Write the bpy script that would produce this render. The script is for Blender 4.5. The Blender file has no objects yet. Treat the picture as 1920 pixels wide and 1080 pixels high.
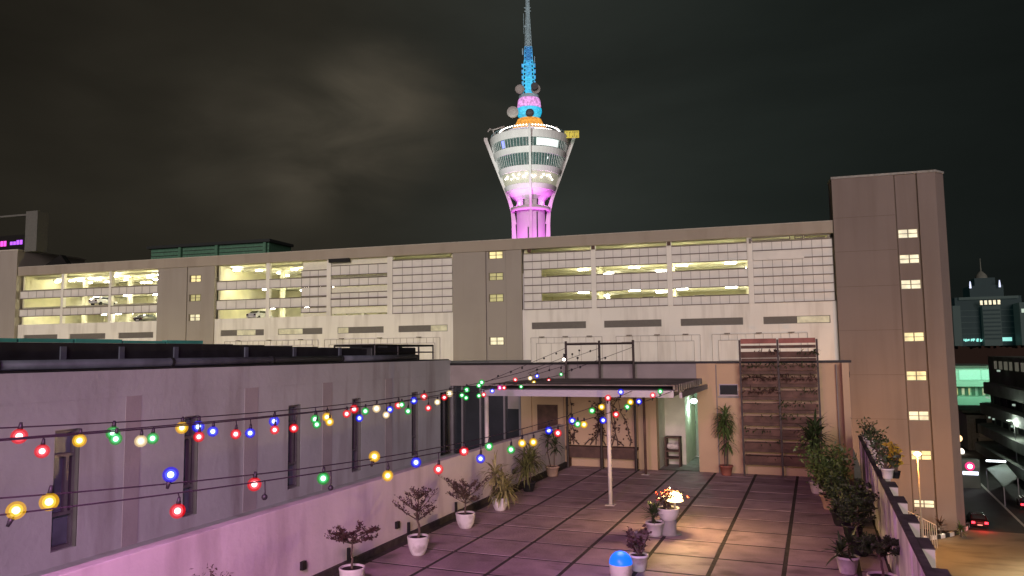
import bpy, math, random
from mathutils import Vector as V, Matrix
random.seed(7)
PI = math.pi
S = bpy.context.scene
COL = S.collection
# ------------------------------------------------------------------ camera
F, YAW, PITCH, ROLL, EYE = 1392.0, math.radians(22.1), math.radians(5.0), math.radians(.75), 3.3
fw = V((-math.sin(YAW)*math.cos(PITCH), math.cos(YAW)*math.cos(PITCH), math.sin(PITCH)))
rt = V((math.cos(YAW), math.sin(YAW), 0)); up = rt.cross(fw)
cam = bpy.data.cameras.new('camera'); co = bpy.data.objects.new('camera', cam); COL.objects.link(co)
cx = math.cos(ROLL)*rt - math.sin(ROLL)*up; cy = math.sin(ROLL)*rt + math.cos(ROLL)*up
m = Matrix((cx, cy, -fw)).transposed().to_4x4(); m.translation = V((0, 0, EYE)); co.matrix_world = m
cam.sensor_width = 36; cam.lens = F/1920*36; cam.clip_end = 6000; cam.clip_start = .1
S.camera = co
S.render.engine = 'CYCLES'
S.cycles.use_denoising = True
S.cycles.max_bounces = 6; S.cycles.transparent_max_bounces = 12
S.cycles.sample_clamp_indirect = 4
S.view_settings.view_transform = 'Standard'; S.view_settings.look = 'None'
S.view_settings.exposure = 0; S.view_settings.gamma = 1
# pixel (of the 1920 photo) -> point on a real plane of the place
O = V((0, 0, EYE))
def ray(x, y):
    a = (x-960)/F; b = -(y-540)/F
    return fw + cx*a + cy*b
def atZ(x, y, z=0.):
    d = ray(x, y); return O + d*((z-EYE)/d.z)
def atY(x, y, Y):
    d = ray(x, y); return O + d*(Y/d.y)
def atX(x, y, X):
    d = ray(x, y); return O + d*(X/d.x)
# ------------------------------------------------------------------ sky (night, city glow on clouds)
W = bpy.data.worlds.new('World'); S.world = W; W.use_nodes = True
nt = W.node_tree; nt.nodes.clear(); N = nt.nodes.new; Lk = nt.links.new
out = N('ShaderNodeOutputWorld'); add = N('ShaderNodeAddShader')
sky = N('ShaderNodeTexSky'); sky.sky_type = 'NISHITA'; sky.sun_disc = False
sky.sun_elevation = math.radians(-4); sky.sun_rotation = math.radians(200)
b1 = N('ShaderNodeBackground'); b1.inputs[1].default_value = .01
Lk(sky.outputs[0], b1.inputs[0])
tc = N('ShaderNodeTexCoord')
def vdot(vec):
    n = N('ShaderNodeVectorMath'); n.operation = 'DOT_PRODUCT'; Lk(tc.outputs['Generated'], n.inputs[0]); n.inputs[1].default_value = vec; return n.outputs['Value']
def ramp(src, stops):
    r = N('ShaderNodeValToRGB'); Lk(src, r.inputs[0])
    while len(r.color_ramp.elements) < len(stops): r.color_ramp.elements.new(.5)
    for e, (p, c) in zip(r.color_ramp.elements, stops): e.position = p; e.color = (*c, 1)
    return r.outputs[0]
def mixc(a, b, f, mode='MIX'):
    n = N('ShaderNodeMix'); n.data_type = 'RGBA'; n.blend_type = mode
    for i, v in ((0, f), (6, a), (7, b)):
        if hasattr(v, 'links') or hasattr(v, 'is_linked'): Lk(v, n.inputs[i])
        else: n.inputs[i].default_value = v if i == 0 else (*v, 1)
    return n.outputs[2]
def noise(scale, detail, dist=0, map_scale=(1, 1, 1)):
    mp = N('ShaderNodeMapping'); mp.inputs['Scale'].default_value = map_scale; Lk(tc.outputs['Generated'], mp.inputs[0])
    n = N('ShaderNodeTexNoise'); n.inputs['Scale'].default_value = scale; n.inputs['Detail'].default_value = detail
    n.inputs['Distortion'].default_value = dist; Lk(mp.outputs[0], n.inputs[0]); return n.outputs[0]
# left (warm brown) to right (cold green black)
side = ramp(vdot(tuple(rt)), [(.0, (.0165, .0135, .0085)), (.18, (.021, .0185, .0125)), (.45, (.0095, .0115, .0095)), (.7, (.004, .0055, .005))])
base = N('ShaderNodeMath'); base.operation = 'MULTIPLY_ADD'; Lk(vdot(tuple(rt)), base.inputs[0]); base.inputs[1].default_value = .5; base.inputs[2].default_value = .5
side = ramp(base.outputs[0], [(.18, (.0135, .0115, .0082)), (.38, (.0205, .0185, .0135)), (.52, (.019, .0215, .0185)), (.66, (.0110, .0138, .0120)), (.80, (.0052, .0068, .0062))])
nz = noise(4.2, 5, .8, (1, 1, 2.6))
cd = ray(600, 250).normalized(); cd2 = ray(735, 215).normalized()
def lobe(d, lo, hi):
    r = N('ShaderNodeMapRange'); r.interpolation_type = 'SMOOTHERSTEP'; Lk(vdot(tuple(d)), r.inputs[0])
    r.inputs[1].default_value = math.cos(math.radians(lo)); r.inputs[2].default_value = math.cos(math.radians(hi)); return r.outputs[0]
def mul(a, b):
    n = N('ShaderNodeMath'); n.operation = 'MULTIPLY'
    for i, v in enumerate((a, b)):
        if isinstance(v, (int, float)): n.inputs[i].default_value = v
        else: Lk(v, n.inputs[i])
    return n.outputs[0]
def addm(a, b):
    n = N('ShaderNodeMath'); n.operation = 'ADD'; Lk(a, n.inputs[0]); Lk(b, n.inputs[1]); return n.outputs[0]
cl = None
for (x_, y_, a_, k_) in ((500, 262, 8.5, .40), (640, 275, 8, .55), (735, 205, 6.5, .62), (850, 240, 6, .35), (690, 140, 5, .2), (300, 180, 9, .14)):
    q_ = mul(lobe(ray(x_, y_).normalized(), a_, .4), k_); cl = q_ if cl is None else addm(cl, q_)
mr = N('ShaderNodeMapRange'); Lk(nz, mr.inputs[0]); mr.inputs[1].default_value = .28; mr.inputs[2].default_value = .74
cloudf = mul(cl, mr.outputs[0])
c1 = mixc(side, (.055, .047, .034), cloudf)
nz2 = noise(1.9, 6, .3, (1, 1, 3))
mr2 = N('ShaderNodeMapRange'); Lk(nz2, mr2.inputs[0]); mr2.inputs[1].default_value = .3; mr2.inputs[2].default_value = .75; mr2.inputs[3].default_value = .72; mr2.inputs[4].default_value = 1.4
c2 = mixc(c1, mr2.outputs[0], 1.0, 'MULTIPLY')
b2 = N('ShaderNodeBackground'); Lk(c2, b2.inputs[0]); b2.inputs[1].default_value = 1.12
Lk(b1.outputs[0], add.inputs[0]); Lk(b2.outputs[0], add.inputs[1]); Lk(add.outputs[0], out.inputs[0])
# one wide, weak, warm sun: the glow of the lit city behind the terrace
def lamp(name, kind, loc, color, power, parent=None, **kw):
    l = bpy.data.lights.new(name, kind); l.color = color; l.energy = power
    for k, v in kw.items(): setattr(l, k, v)
    o = bpy.data.objects.new(name, l); COL.objects.link(o); o.location = loc
    if parent: o.parent = parent
    return o
def aim(o, d): o.rotation_euler = V(d).to_track_quat('-Z', 'Y').to_euler()
sun = lamp('sun', 'SUN', (0, -20, 30), (1, .84, .80), 1.9, angle=math.radians(25))
aim(sun, (-.28, 1, -.15))
# unseen magenta floodlight above the viewer, for the magenta wash on the terrace
FLOOD = (-3.2, 1.5, 5.2)
fl = lamp('magenta_flood', 'SPOT', FLOOD, (1, .38, .90), 2400, spot_size=math.radians(112), spot_blend=1.0, shadow_soft_size=.35)
aim(fl, (-.17, 1, -.75))
# ------------------------------------------------------------------ materials
def mat(name, col, rough=.75, metal=0, var=.12, nscale=3., bump=.0, bscale=20., emit=None, estr=0, stain=None, spec=.35, island=0, evar=0):
    m = bpy.data.materials.new(name); m.use_nodes = True; t = m.node_tree; n = t.nodes; b = n['Principled BSDF']
    b.inputs['Roughness'].default_value = rough; b.inputs['Metallic'].default_value = metal
    b.inputs['Specular IOR Level'].default_value = spec
    g = n.new('ShaderNodeNewGeometry')
    nn = n.new('ShaderNodeTexNoise'); nn.inputs['Scale'].default_value = nscale; nn.inputs['Detail'].default_value = 5
    t.links.new(g.outputs['Position'], nn.inputs['Vector'])
    r = n.new('ShaderNodeValToRGB'); t.links.new(nn.outputs[0], r.inputs[0])
    r.color_ramp.elements[0].position = .3; r.color_ramp.elements[1].position = .72
    r.color_ramp.elements[0].color = (*[max(0, c*(1-var)) for c in col], 1)
    r.color_ramp.elements[1].color = (*[min(1, c*(1+var)) for c in col], 1)
    src = r.outputs[0]
    if stain:
        mp = n.new('ShaderNodeMapping'); mp.inputs['Scale'].default_value = stain[1]
        n2 = n.new('ShaderNodeTexNoise'); n2.inputs['Scale'].default_value = 1; n2.inputs['Detail'].default_value = 6
        t.links.new(g.outputs['Position'], mp.inputs[0]); t.links.new(mp.outputs[0], n2.inputs['Vector'])
        r2 = n.new('ShaderNodeMapRange'); t.links.new(n2.outputs[0], r2.inputs[0])
        r2.inputs[1].default_value = stain[2]; r2.inputs[2].default_value = stain[3]; r2.inputs[4].default_value = stain[4]
        mx = n.new('ShaderNodeMix'); mx.data_type = 'RGBA'; t.links.new(r2.outputs[0], mx.inputs[0]); t.links.new(src, mx.inputs[6])
        mx.inputs[7].default_value = (*stain[0], 1); src = mx.outputs[2]
    if island:
        mi = n.new('ShaderNodeMapRange'); t.links.new(g.outputs['Random Per Island'], mi.inputs[0]); mi.inputs[3].default_value = 1-island; mi.inputs[4].default_value = 1+island
        vm = n.new('ShaderNodeVectorMath'); vm.operation = 'SCALE'; t.links.new(src, vm.inputs[0]); t.links.new(mi.outputs[0], vm.inputs['Scale']); src = vm.outputs[0]
    t.links.new(src, b.inputs['Base Color'])
    if evar:
        ne = n.new('ShaderNodeTexNoise'); ne.inputs['Scale'].default_value = .9; t.links.new(g.outputs['Position'], ne.inputs['Vector'])
        me_ = n.new('ShaderNodeMapRange'); t.links.new(ne.outputs[0], me_.inputs[0]); me_.inputs[1].default_value = .35; me_.inputs[2].default_value = .65
        me_.inputs[3].default_value = estr*(1-evar); me_.inputs[4].default_value = estr*(1+evar*.4); t.links.new(me_.outputs[0], b.inputs['Emission Strength'])
    if bump:
        nb = n.new('ShaderNodeTexNoise'); nb.inputs['Scale'].default_value = bscale; nb.inputs['Detail'].default_value = 6
        t.links.new(g.outputs['Position'], nb.inputs['Vector'])
        bp = n.new('ShaderNodeBump'); bp.inputs['Strength'].default_value = bump; bp.inputs['Distance'].default_value = .02
        t.links.new(nb.outputs[0], bp.inputs['Height']); t.links.new(bp.outputs[0], b.inputs['Normal'])
    if emit:
        b.inputs['Emission Color'].default_value = (*emit, 1)
        if not evar: b.inputs['Emission Strength'].default_value = estr
    return m
def emis(name, col, s, var=0, nscale=3.):
    return mat(name, [c*.5 for c in col], .5, emit=col, estr=s)
M = {}
M['plaster_d'] = mat('plaster_brown', (.42, .40, .39), .85, var=.1, nscale=1.6, bump=.2)
M['plaster'] = mat('plaster_mauve', (.50, .535, .52), .85, var=.09, nscale=.9, bump=.35, bscale=9, stain=((.27, .24, .23), (2.4, 2.4, .30), .50, .72, .6))
M['parapet'] = mat('parapet_white', (.66, .60, .60), .85, var=.07, nscale=1.5, bump=.4, bscale=9, stain=((.34, .29, .28), (2.6, 2.2, .45), .50, .74, .6))
M['endwall'] = mat('end_wall_cream', (.50, .355, .225), .85, var=.06, nscale=1.1, bump=.2, bscale=12, stain=((.42, .32, .25), (1.6, 1, .3), .55, .8, .5))
M['endgrey'] = mat('end_wall_grey', (.27, .24, .23), .85, var=.1, nscale=2, bump=.2)
M['paver'] = mat('paver', (.38, .27, .30), .62, var=.2, nscale=2.2, bump=.5, bscale=22, stain=((.11, .07, .075), (1.7, 2.6, 1), .53, .70, .6), island=.13)
M['joint'] = mat('joint_soil', (.055, .045, .04), .95, var=.3, nscale=8, bump=.4)
M['darkpost'] = mat('sign_post', (.13, .13, .12), .7)
M['concrete'] = mat('concrete_grey', (.30, .285, .27), .85, var=.16, nscale=2.5, bump=.3, stain=((.12, .11, .10), (3, 3, .4), .52, .74, .6))
M['concrete_l'] = mat('concrete_light', (.50, .46, .41), .85, var=.1, nscale=2, bump=.2, stain=((.25, .22, .2), (2, 2, .4), .55, .78, .5))
M['pwhite'] = mat('facade_white', (.80, .77, .72), .8, var=.05, nscale=.25, stain=((.46, .42, .37), (.9, .9, .09), .48, .74, .6))
M['pbeige'] = mat('facade_beige', (.33, .295, .265), .85, var=.05, nscale=.2, stain=((.24, .20, .165), (.5, .5, .05), .5, .8, .5))
M['pband'] = mat('facade_band', (.35, .30, .25), .85, var=.05, nscale=.2, stain=((.23, .19, .15), (.6, .6, .1), .5, .8, .5))
M['ptower'] = mat('stair_tower', (.205, .163, .152), .85, var=.08, nscale=.12, stain=((.15, .115, .10), (.55, .55, .035), .48, .72, .65))
M['pgroove'] = mat('groove_dark', (.10, .075, .06), .85)
M['winlit_soft'] = mat('window_soft', (.5, .48, .35), .5, emit=(.8, .74, .48), estr=.26, evar=.7)
M['louvre'] = mat('louvre_grey', (.20, .185, .17), .7, var=.08)
M['screen'] = mat('screen_white', (.72, .69, .65), .6, var=.07, nscale=.7)
M['rail'] = mat('rail_dark', (.17, .14, .125), .6, metal=.2)
M['frame_l'] = mat('frame_thin', (.36, .33, .31), .6)
M['deck_ceil'] = mat('deck_ceiling', (.78, .76, .62), .8, var=.06)
M['deck_floor'] = mat('deck_floor', (.34, .33, .26), .7, var=.1)
M['deck_wall'] = mat('deck_wall', (.72, .69, .48), .8, var=.12, nscale=.5)
M['tube'] = emis('tube_lamp', (1, .95, .82), 40)
M['winlit'] = mat('window_lit', (.4, .36, .2), .3, emit=(1, .84, .38), estr=.95, evar=.45)
M['winlit2'] = mat('window_lit_pale', (.4, .38, .3), .3, emit=(1, .90, .56), estr=.85, evar=.4)
M['windim'] = mat('window_dim', (.35, .32, .18), .3, emit=(.85, .78, .32), estr=.42, evar=.5)
M['winframe'] = mat('window_frame', (.20, .17, .12), .5)
M['black'] = mat('black_metal', (.018, .017, .017), .5, metal=.3, var=.2)
M['darkroof'] = mat('dark_roof', (.022, .024, .026), .55, var=.3, nscale=4, bump=.2)
M['gutter'] = mat('gutter_zinc', (.12, .14, .17), .55, metal=.2, var=.25, nscale=3)
M['greensheet'] = mat('green_sheet', (.06, .36, .27), .5, var=.25, nscale=2)
M['greensteel'] = mat('green_steel', (.07, .17, .11), .6, var=.2)
M['steel'] = mat('frame_steel', (.05, .038, .035), .55, metal=.3, var=.25, nscale=9)
M['post_w'] = mat('post_white', (.55, .50, .47), .55, var=.08, nscale=6)
M['roofpoly'] = mat('canopy_sheet', (.42, .38, .40), .6, var=.12, nscale=3)
M['roofrust'] = mat('canopy_top', (.20, .165, .15), .85, var=.4, nscale=2.5, bump=.5, stain=((.30, .26, .25), (1.5, 4, 1), .5, .62, .8))
M['fascia'] = mat('canopy_fascia', (.38, .36, .42), .5, var=.06)
M['glass_d'] = mat('glass_dark', (.025, .030, .035), .12, var=.3, nscale=1.2, spec=.6)
M['glass_t'] = mat('glass_teal', (.15, .20, .23), .25, var=.3, nscale=2, spec=.6)
M['alu'] = mat('aluminium', (.25, .24, .25), .4, metal=.5, var=.1)
M['wood'] = mat('planter_wood', (.115, .064, .05), .8, var=.45, nscale=3, bump=.3, bscale=14)
M['woodred'] = mat('planter_wood_red', (.30, .12, .10), .8, var=.25, nscale=5)
M['wooddk'] = mat('dark_wood', (.09, .05, .038), .7, var=.3, nscale=6)
M['soil'] = mat('soil', (.03, .02, .016), .95, var=.4, nscale=20, bump=.5)
M['pot_w'] = mat('pot_white', (.64, .60, .57), .5, var=.08, nscale=6, stain=((.30, .25, .22), (5, 5, 5), .56, .7, .7))
M['pot_r'] = mat('pot_red', (.28, .10, .07), .7, var=.2, nscale=8)
M['pot_k'] = mat('pot_black', (.02, .02, .022), .5, var=.2)
M['pot_c'] = mat('pot_clay', (.44, .30, .22), .75, var=.15, nscale=6)
M['bark'] = mat('bark', (.10, .07, .055), .9, var=.3, nscale=18, bump=.5)
def leafm(n, c): return mat(n, c, .5, var=.4, nscale=9, spec=.4)
M['leaf'] = leafm('leaf_green', (.07, .11, .03))
M['leafdk'] = leafm('leaf_dark', (.035, .055, .02))
M['leafyl'] = leafm('leaf_straw', (.24, .22, .09))
M['leafrd'] = leafm('leaf_maroon', (.055, .024, .02))
M['leafbr'] = leafm('leaf_brown', (.07, .04, .03))
M['leafmix'] = leafm('leaf_olive', (.12, .13, .045))
M['leaflit'] = leafm('leaf_yellowlit', (.45, .30, .03))  # yellow light falling on the ledge plant, put into its leaf colour
M['flower'] = leafm('petal_red', (.50, .07, .04))
M['dome_b'] = mat('dome_blue', (.02, .1, .6), .35, emit=(.0, .17, 1.0), estr=1.0)
M['dome_w'] = mat('dome_warm', (.6, .5, .3), .35, emit=(1, .72, .30), estr=9)
M['asphalt'] = mat('asphalt', (.055, .052, .05), .8, var=.2, nscale=.4, bump=.2, stain=((.09, .085, .08), (.12, .05, 1), .5, .7, .8))
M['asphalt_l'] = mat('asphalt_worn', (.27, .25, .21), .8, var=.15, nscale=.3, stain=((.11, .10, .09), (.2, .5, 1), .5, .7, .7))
M['pave'] = mat('pavement', (.22, .20, .18), .85, var=.15, nscale=.8)
M['line'] = mat('road_paint', (.55, .53, .48), .7, var=.15)
M['earth'] = mat('earth', (.03, .028, .024), .95, var=.3, nscale=.05)
M['kerb_w'] = mat('kerb_white', (.75, .73, .70), .6)
M['kerb_k'] = mat('kerb_black', (.03, .03, .03), .6)
M['cable'] = mat('cable', (.03, .022, .03), .6)
M['socket'] = mat('socket', (.02, .02, .022), .5)
M['sodium'] = emis('sodium_lamp', (1, .62, .22), 40)
M['coolw'] = emis('cool_lamp', (.75, 1, .92), 9)
M['warmw'] = emis('white_bulb', (1, .86, .78), 9)
M['red_l'] = emis('tail_lamp', (1, .03, .05), 5)
M['carred'] = mat('car_paint_dark', (.05, .012, .014), .25, metal=.3)
M['carblk'] = mat('car_paint_grey', (.06, .06, .065), .25, metal=.4)
M['carwht'] = mat('car_paint_white', (.5, .5, .5), .3)
M['tyre'] = mat('rubber', (.02, .02, .02), .9)
M['farblk'] = mat('far_concrete', (.02, .024, .024), .8, var=.2, nscale=.03)
M['fargrey'] = mat('far_grey', (.12, .13, .11), .8, var=.25, nscale=.25)
M['fargreenlit'] = mat('far_wall_greenlit', (.42, .60, .50), .8, var=.08, nscale=.2)  # white wall with its green lighting tinted into the colour
M['hill'] = mat('hill_dark', (.022, .010, .006), .95, var=.3, nscale=.02)
# ------------------------------------------------------------------ mesh builder
class MB:
    def __init__(s): s.v = []; s.f = []
    def quad(s, a, b, c, d):
        i = len(s.v); s.v += [tuple(a), tuple(b), tuple(c), tuple(d)]; s.f.append((i, i+1, i+2, i+3)); return s
    def tri(s, a, b, c):
        i = len(s.v); s.v += [tuple(a), tuple(b), tuple(c)]; s.f.append((i, i+1, i+2)); return s
    def box(s, x0, x1, y0, y1, z0, z1, M4=None):
        if x0 > x1: x0, x1 = x1, x0
        if y0 > y1: y0, y1 = y1, y0
        if z0 > z1: z0, z1 = z1, z0
        p = [(x, y, z) for z in (z0, z1) for y in (y0, y1) for x in (x0, x1)]
        if M4 is not None: p = [tuple(M4 @ V(q)) for q in p]
        i = len(s.v); s.v += p
        for f in ((0, 2, 3, 1), (4, 5, 7, 6), (0, 1, 5, 4), (2, 6, 7, 3), (0, 4, 6, 2), (1, 3, 7, 5)): s.f.append(tuple(i+k for k in f))
        return s
    def prism(s, poly, z0, z1):
        i = len(s.v); n = len(poly)
        s.v += [(x, y, z0) for x, y in poly] + [(x, y, z1) for x, y in poly]
        s.f.append(tuple(i+k for k in reversed(range(n)))); s.f.append(tuple(i+n+k for k in range(n)))
        for k in range(n): s.f.append((i+k, i+(k+1) % n, i+n+(k+1) % n, i+n+k))
        return s
    def tube(s, pts, r, n=6, cap=True):
        pts = [V(p) for p in pts]; R = r if isinstance(r, (list, tuple)) else [r]*len(pts)
        base = len(s.v); prev = None
        for k, p in enumerate(pts):
            d = (pts[min(k+1, len(pts)-1)] - pts[max(k-1, 0)]).normalized()
            a = d.orthogonal().normalized() if prev is None else (prev - d*prev.dot(d)).normalized()
            prev = a; b = d.cross(a)
            for j in range(n):
                t = 2*PI*j/n; s.v.append(tuple(p + (a*math.cos(t)+b*math.sin(t))*R[k]))
        for k in range(len(pts)-1):
            for j in range(n):
                q = base+k*n; s.f.append((q+j, q+(j+1) % n, q+n+(j+1) % n, q+n+j))
        if cap:
            s.f.append(tuple(base+j for j in reversed(range(n)))); e = base+(len(pts)-1)*n; s.f.append(tuple(e+j for j in range(n)))
        return s
    def lathe(s, prof, n=24, c=(0, 0, 0), closed=True, a0=0, a1=2*PI):
        full = abs(a1-a0-2*PI) < 1e-6; base = len(s.v); cnt = n if full else n+1
        for r, z in prof:
            for j in range(cnt):
                t = a0+(a1-a0)*j/n; s.v.append((c[0]+r*math.cos(t), c[1]+r*math.sin(t), c[2]+z))
        for k in range(len(prof)-1):
            for j in range(n):
                j2 = (j+1) % cnt; q = base+k*cnt; s.f.append((q+j, q+j2, q+cnt+j2, q+cnt+j))
        return s
    def ball(s, c, r, n=12, m=8, sz=1.):
        return s.lathe([(max(1e-4, r*math.sin(PI*k/m)), -r*sz*math.cos(PI*k/m)) for k in range(m+1)], n, c)
    def blade(s, p, d, ln, w, droop=.5, seg=4):
        p = V(p); d = V(d).normalized(); side = d.cross(V((0, 0, 1)))
        side = side.normalized() if side.length > 1e-3 else V((1, 0, 0))
        pts = []; cur = p.copy(); dd = d.copy()
        for k in range(seg+1):
            t = k/seg; ww = w*(math.sin(PI*min(.97, .12+t*.88))**.7)*.5
            pts.append((cur - side*ww, cur + side*ww)); dd = (dd + V((0, 0, -droop/seg*(.4+t)))).normalized(); cur = cur + dd*(ln/seg)
        for k in range(seg): s.quad(pts[k][0], pts[k][1], pts[k+1][1], pts[k+1][0])
        return s
    def leaf(s, p, ln, w, rnd=random, updir=.2):
        d = V((rnd.gauss(0, 1), rnd.gauss(0, 1), rnd.gauss(updir, .6))).normalized()
        e = d.orthogonal().normalized(); e.rotate(Matrix.Rotation(rnd.random()*6.28, 3, d)); p = V(p)
        s.quad(p, p+d*ln*.45+e*w*.5, p+d*ln, p+d*ln*.5-e*w*.5); return s
    def build(s, name, m, parent=None, smooth=False, loc=None, bevel=0):
        me = bpy.data.meshes.new(name); me.from_pydata(s.v, [], s.f); me.update()
        if smooth:
            for p in me.polygons: p.use_smooth = True
        me.materials.append(M[m] if isinstance(m, str) else m)
        o = bpy.data.objects.new(name, me); COL.objects.link(o)
        if parent: o.parent = parent
        if loc is not None: o.location = loc
        if bevel:
            b = o.modifiers.new('bevel', 'BEVEL'); b.width = bevel; b.segments = 2; b.limit_method = 'ANGLE'
        return o
def tag(o, label=None, cat=None, group=None, kind=None):
    if label: o['label'] = label
    if cat: o['category'] = cat
    if group: o['group'] = group
    if kind: o['kind'] = kind
    return o
def thing(name, label, cat, loc=(0, 0, 0), rz=0, group=None):
    o = bpy.data.objects.new(name, None); COL.objects.link(o); o.location = loc; o.rotation_euler = (0, 0, rz)
    return tag(o, label, cat, group)
def kids(o): return [c for c in COL.objects if c.parent == o]
def dup(o, loc=None, rz=None, label=None, parent=None, group=None):
    c = o.copy(); COL.objects.link(c)
    if parent: c.parent = parent
    if loc is not None: c.location = loc
    if rz is not None: c.rotation_euler = (0, 0, rz)
    if label: c['label'] = label
    if group: c['group'] = group
    for k in kids(o): dup(k, parent=c)
    return c
# ================================================================== GROUND, STREET
GZ = -17.5
tag(MB().quad((-2500, -1500, GZ-.02), (2500, -1500, GZ-.02), (2500, 3500, GZ-.02), (-2500, 3500, GZ-.02)).build('ground', 'earth'), 'dark ground of the town', kind='structure')
tag(MB().quad((-160, 27, GZ-.012), (11.5, 27, GZ-.012), (11.5, 96, GZ-.012), (-160, 96, GZ-.012)).build('back_street', 'asphalt'), 'street between the terrace and the car park', kind='structure')
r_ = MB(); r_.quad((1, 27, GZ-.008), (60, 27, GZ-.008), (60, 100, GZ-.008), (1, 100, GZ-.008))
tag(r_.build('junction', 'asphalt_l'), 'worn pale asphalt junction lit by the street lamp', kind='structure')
tag(MB().quad((14.8, 100, GZ-.008), (29.5, 100, GZ-.008), (36, 330, GZ-.008), (19, 330, GZ-.008)).build('road', 'asphalt'), 'dark road running away beside the tower', kind='structure')
ln = MB(); ln.quad((21.25, 99, GZ), (21.55, 99, GZ), (28.3, 330, GZ), (27.8, 330, GZ))
tag(ln.build('lane_marking', 'line'), 'painted centre line of the road', kind='structure')
tag(MB().box(29.5, 60, 100.2, 330, GZ-.1, GZ+.13).build('pavement', 'pave'), 'pavement along the right hand shops', kind='structure')
# ================================================================== CAR PARK (frame: x right along facade, y into the building)
ANG = math.radians(6); C0 = V((2.587, 97.151, 0))
XF = Matrix.Translation(C0) @ Matrix.Rotation(ANG, 4, 'Z'); XI = XF.inverted()
def fac(x, y, v=0.):
    o = XI @ O; d = XI.to_3x3() @ ray(x, y); return o + d*((v-o.y)/d.y)
def frt(name, label, cat, group=None): return thing(name, label, cat, C0, ANG, group)
CP = frt('car_park_building', 'long pale multi-storey car park with lit open decks and white screens', 'building')
R0, RP = 9.07, 1.08
def B(k): return R0+RP*k
# walls (white lower wall, piers) --------------------------------------------------
secs = [(-126.6, -98.4), (-87.9, -49.0), (-39.1, 0.0)]
louv = [[(-125.3, -118.2), (-115.7, -108.5), (-105.9, -99.2)], [(-86.8, -79.2), (-76.8, -69.4), (-66.9, -59.6), (-57.3, -49.9)], [(-37.85, -30.5), (-28.1, -20.75), (-18.35, -10.8), (-8.4, -.76)]]
w = MB()
for (a, b), lv in zip(secs, louv):
    w.box(a, b, 0, .4, GZ, 6.42); w.box(a, b, 0, .4, 7.33, R0-.02)
    xs = [a]+[q for p in lv for q in p]+[b]
    for i in range(0, len(xs), 2): w.box(xs[i], xs[i+1], 0, .4, 6.42, 7.33)
w.build('lower_wall', 'pwhite', CP)
w = MB()
for a, b in ((-98.4, -92.95), (-90.0, -87.9), (-49.0, -44.2), (-41.3, -39.1)): MB().box(a, b, -.25, .4, GZ, 17.25).build('beige_pier', 'pbeige', CP)
for a, b, zs in ((-92.95, -90.0, [(14.87, 15.95), (11.88, 12.96), (8.83, 9.9)]), (-44.2, -41.3, [(16.15, 17.2), (13.2, 14.25), (10.25, 11.33), (4.39, 5.48)])):
    w = MB(); z = GZ
    for z0, z1 in sorted(zs):
        w.box(a+.06, b-.06, -.12, .4, z, z0); w.box(a+.06, a+.4, -.12, .4, z0, z1); w.box(b-.4, b-.06, -.12, .4, z0, z1); z = z1
    if z < 17.25: w.box(a+.06, b-.06, -.12, .4, z, 17.25)
    w.build('stair_wall', 'pbeige', CP)
# roof band
w = MB(); w.box(-126.6, .0, -.45, .6, 17.25, 18.66); w.box(-126.6, 0, .6, 30, 17.3, 17.6)
w.build('roof_band', 'pband', CP)
w = MB(); w.box(-126.6, .0, -.52, .7, 18.66, 18.74); w.build('coping', 'concrete_l', CP)
# lit 4-pane windows --------------------------------------------------
def pane4(parent, x0, x1, z0, z1, y, m):
    f = MB(); t = .07; f.box(x0, x1, y, y+.12, z0, z0+t); f.box(x0, x1, y, y+.12, z1-t, z1)
    xm, zm = (x0+x1)/2, (z0+z1)/2
    for x in (x0+t/2, xm, x1-t/2): f.box(x-t/2-.01, x+t/2+.01, y+.003, y+.117, z0+t, z1-t)
    f.box(x0+t, x1-t, y+.02, y+.1, zm-.035, zm+.035)
    o = f.build('window', 'winframe', parent)
    MB().box(x0+.02, x1-.02, y+.13, y+.16, z0+.02, z1-.02).build('pane', m, o)
    return o
for z0, z1, mm in ((14.87, 15.95, 'winlit'), (11.88, 12.96, 'windim'), (8.83, 9.9, 'winlit2')): pane4(CP, -92.45, -90.5, z0, z1, -.05, mm)
for z0, z1, mm in ((16.15, 17.2, 'winlit'), (13.2, 14.25, 'windim'), (10.25, 11.33, 'windim'), (4.39, 5.48, 'winlit2')): pane4(CP, -43.75, -41.75, z0, z1, -.05, mm)
# grey louvred openings; some half lit --------------------------------------------------
lit = {(1, 0): (-84.0, -80.6), (1, 1): (-76.8, -72.6), (1, 2): (-66.9, -65.1), (1, 3): (-52.5, -49.9), (2, 3): (-4.6, -.76)}
for i, lv in enumerate(louv):
    for j, (a, b) in enumerate(lv):
        g = MB(); n = 7
        for k in range(n): z = 6.42+.91*(k+.5)/n; g.box(a, b, .10, .22, z-.045, z+.045)
        g.box(a, b, .30, .36, 6.42, 7.33)
        q = g.build('louvre_vent', 'louvre', CP)
        if (i, j) in lit:
            la, lb = lit[(i, j)]; MB().box(la+.1, lb-.1, .04, .09, 6.5, 7.26).build('lit_panel', 'winlit_soft', q)
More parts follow.
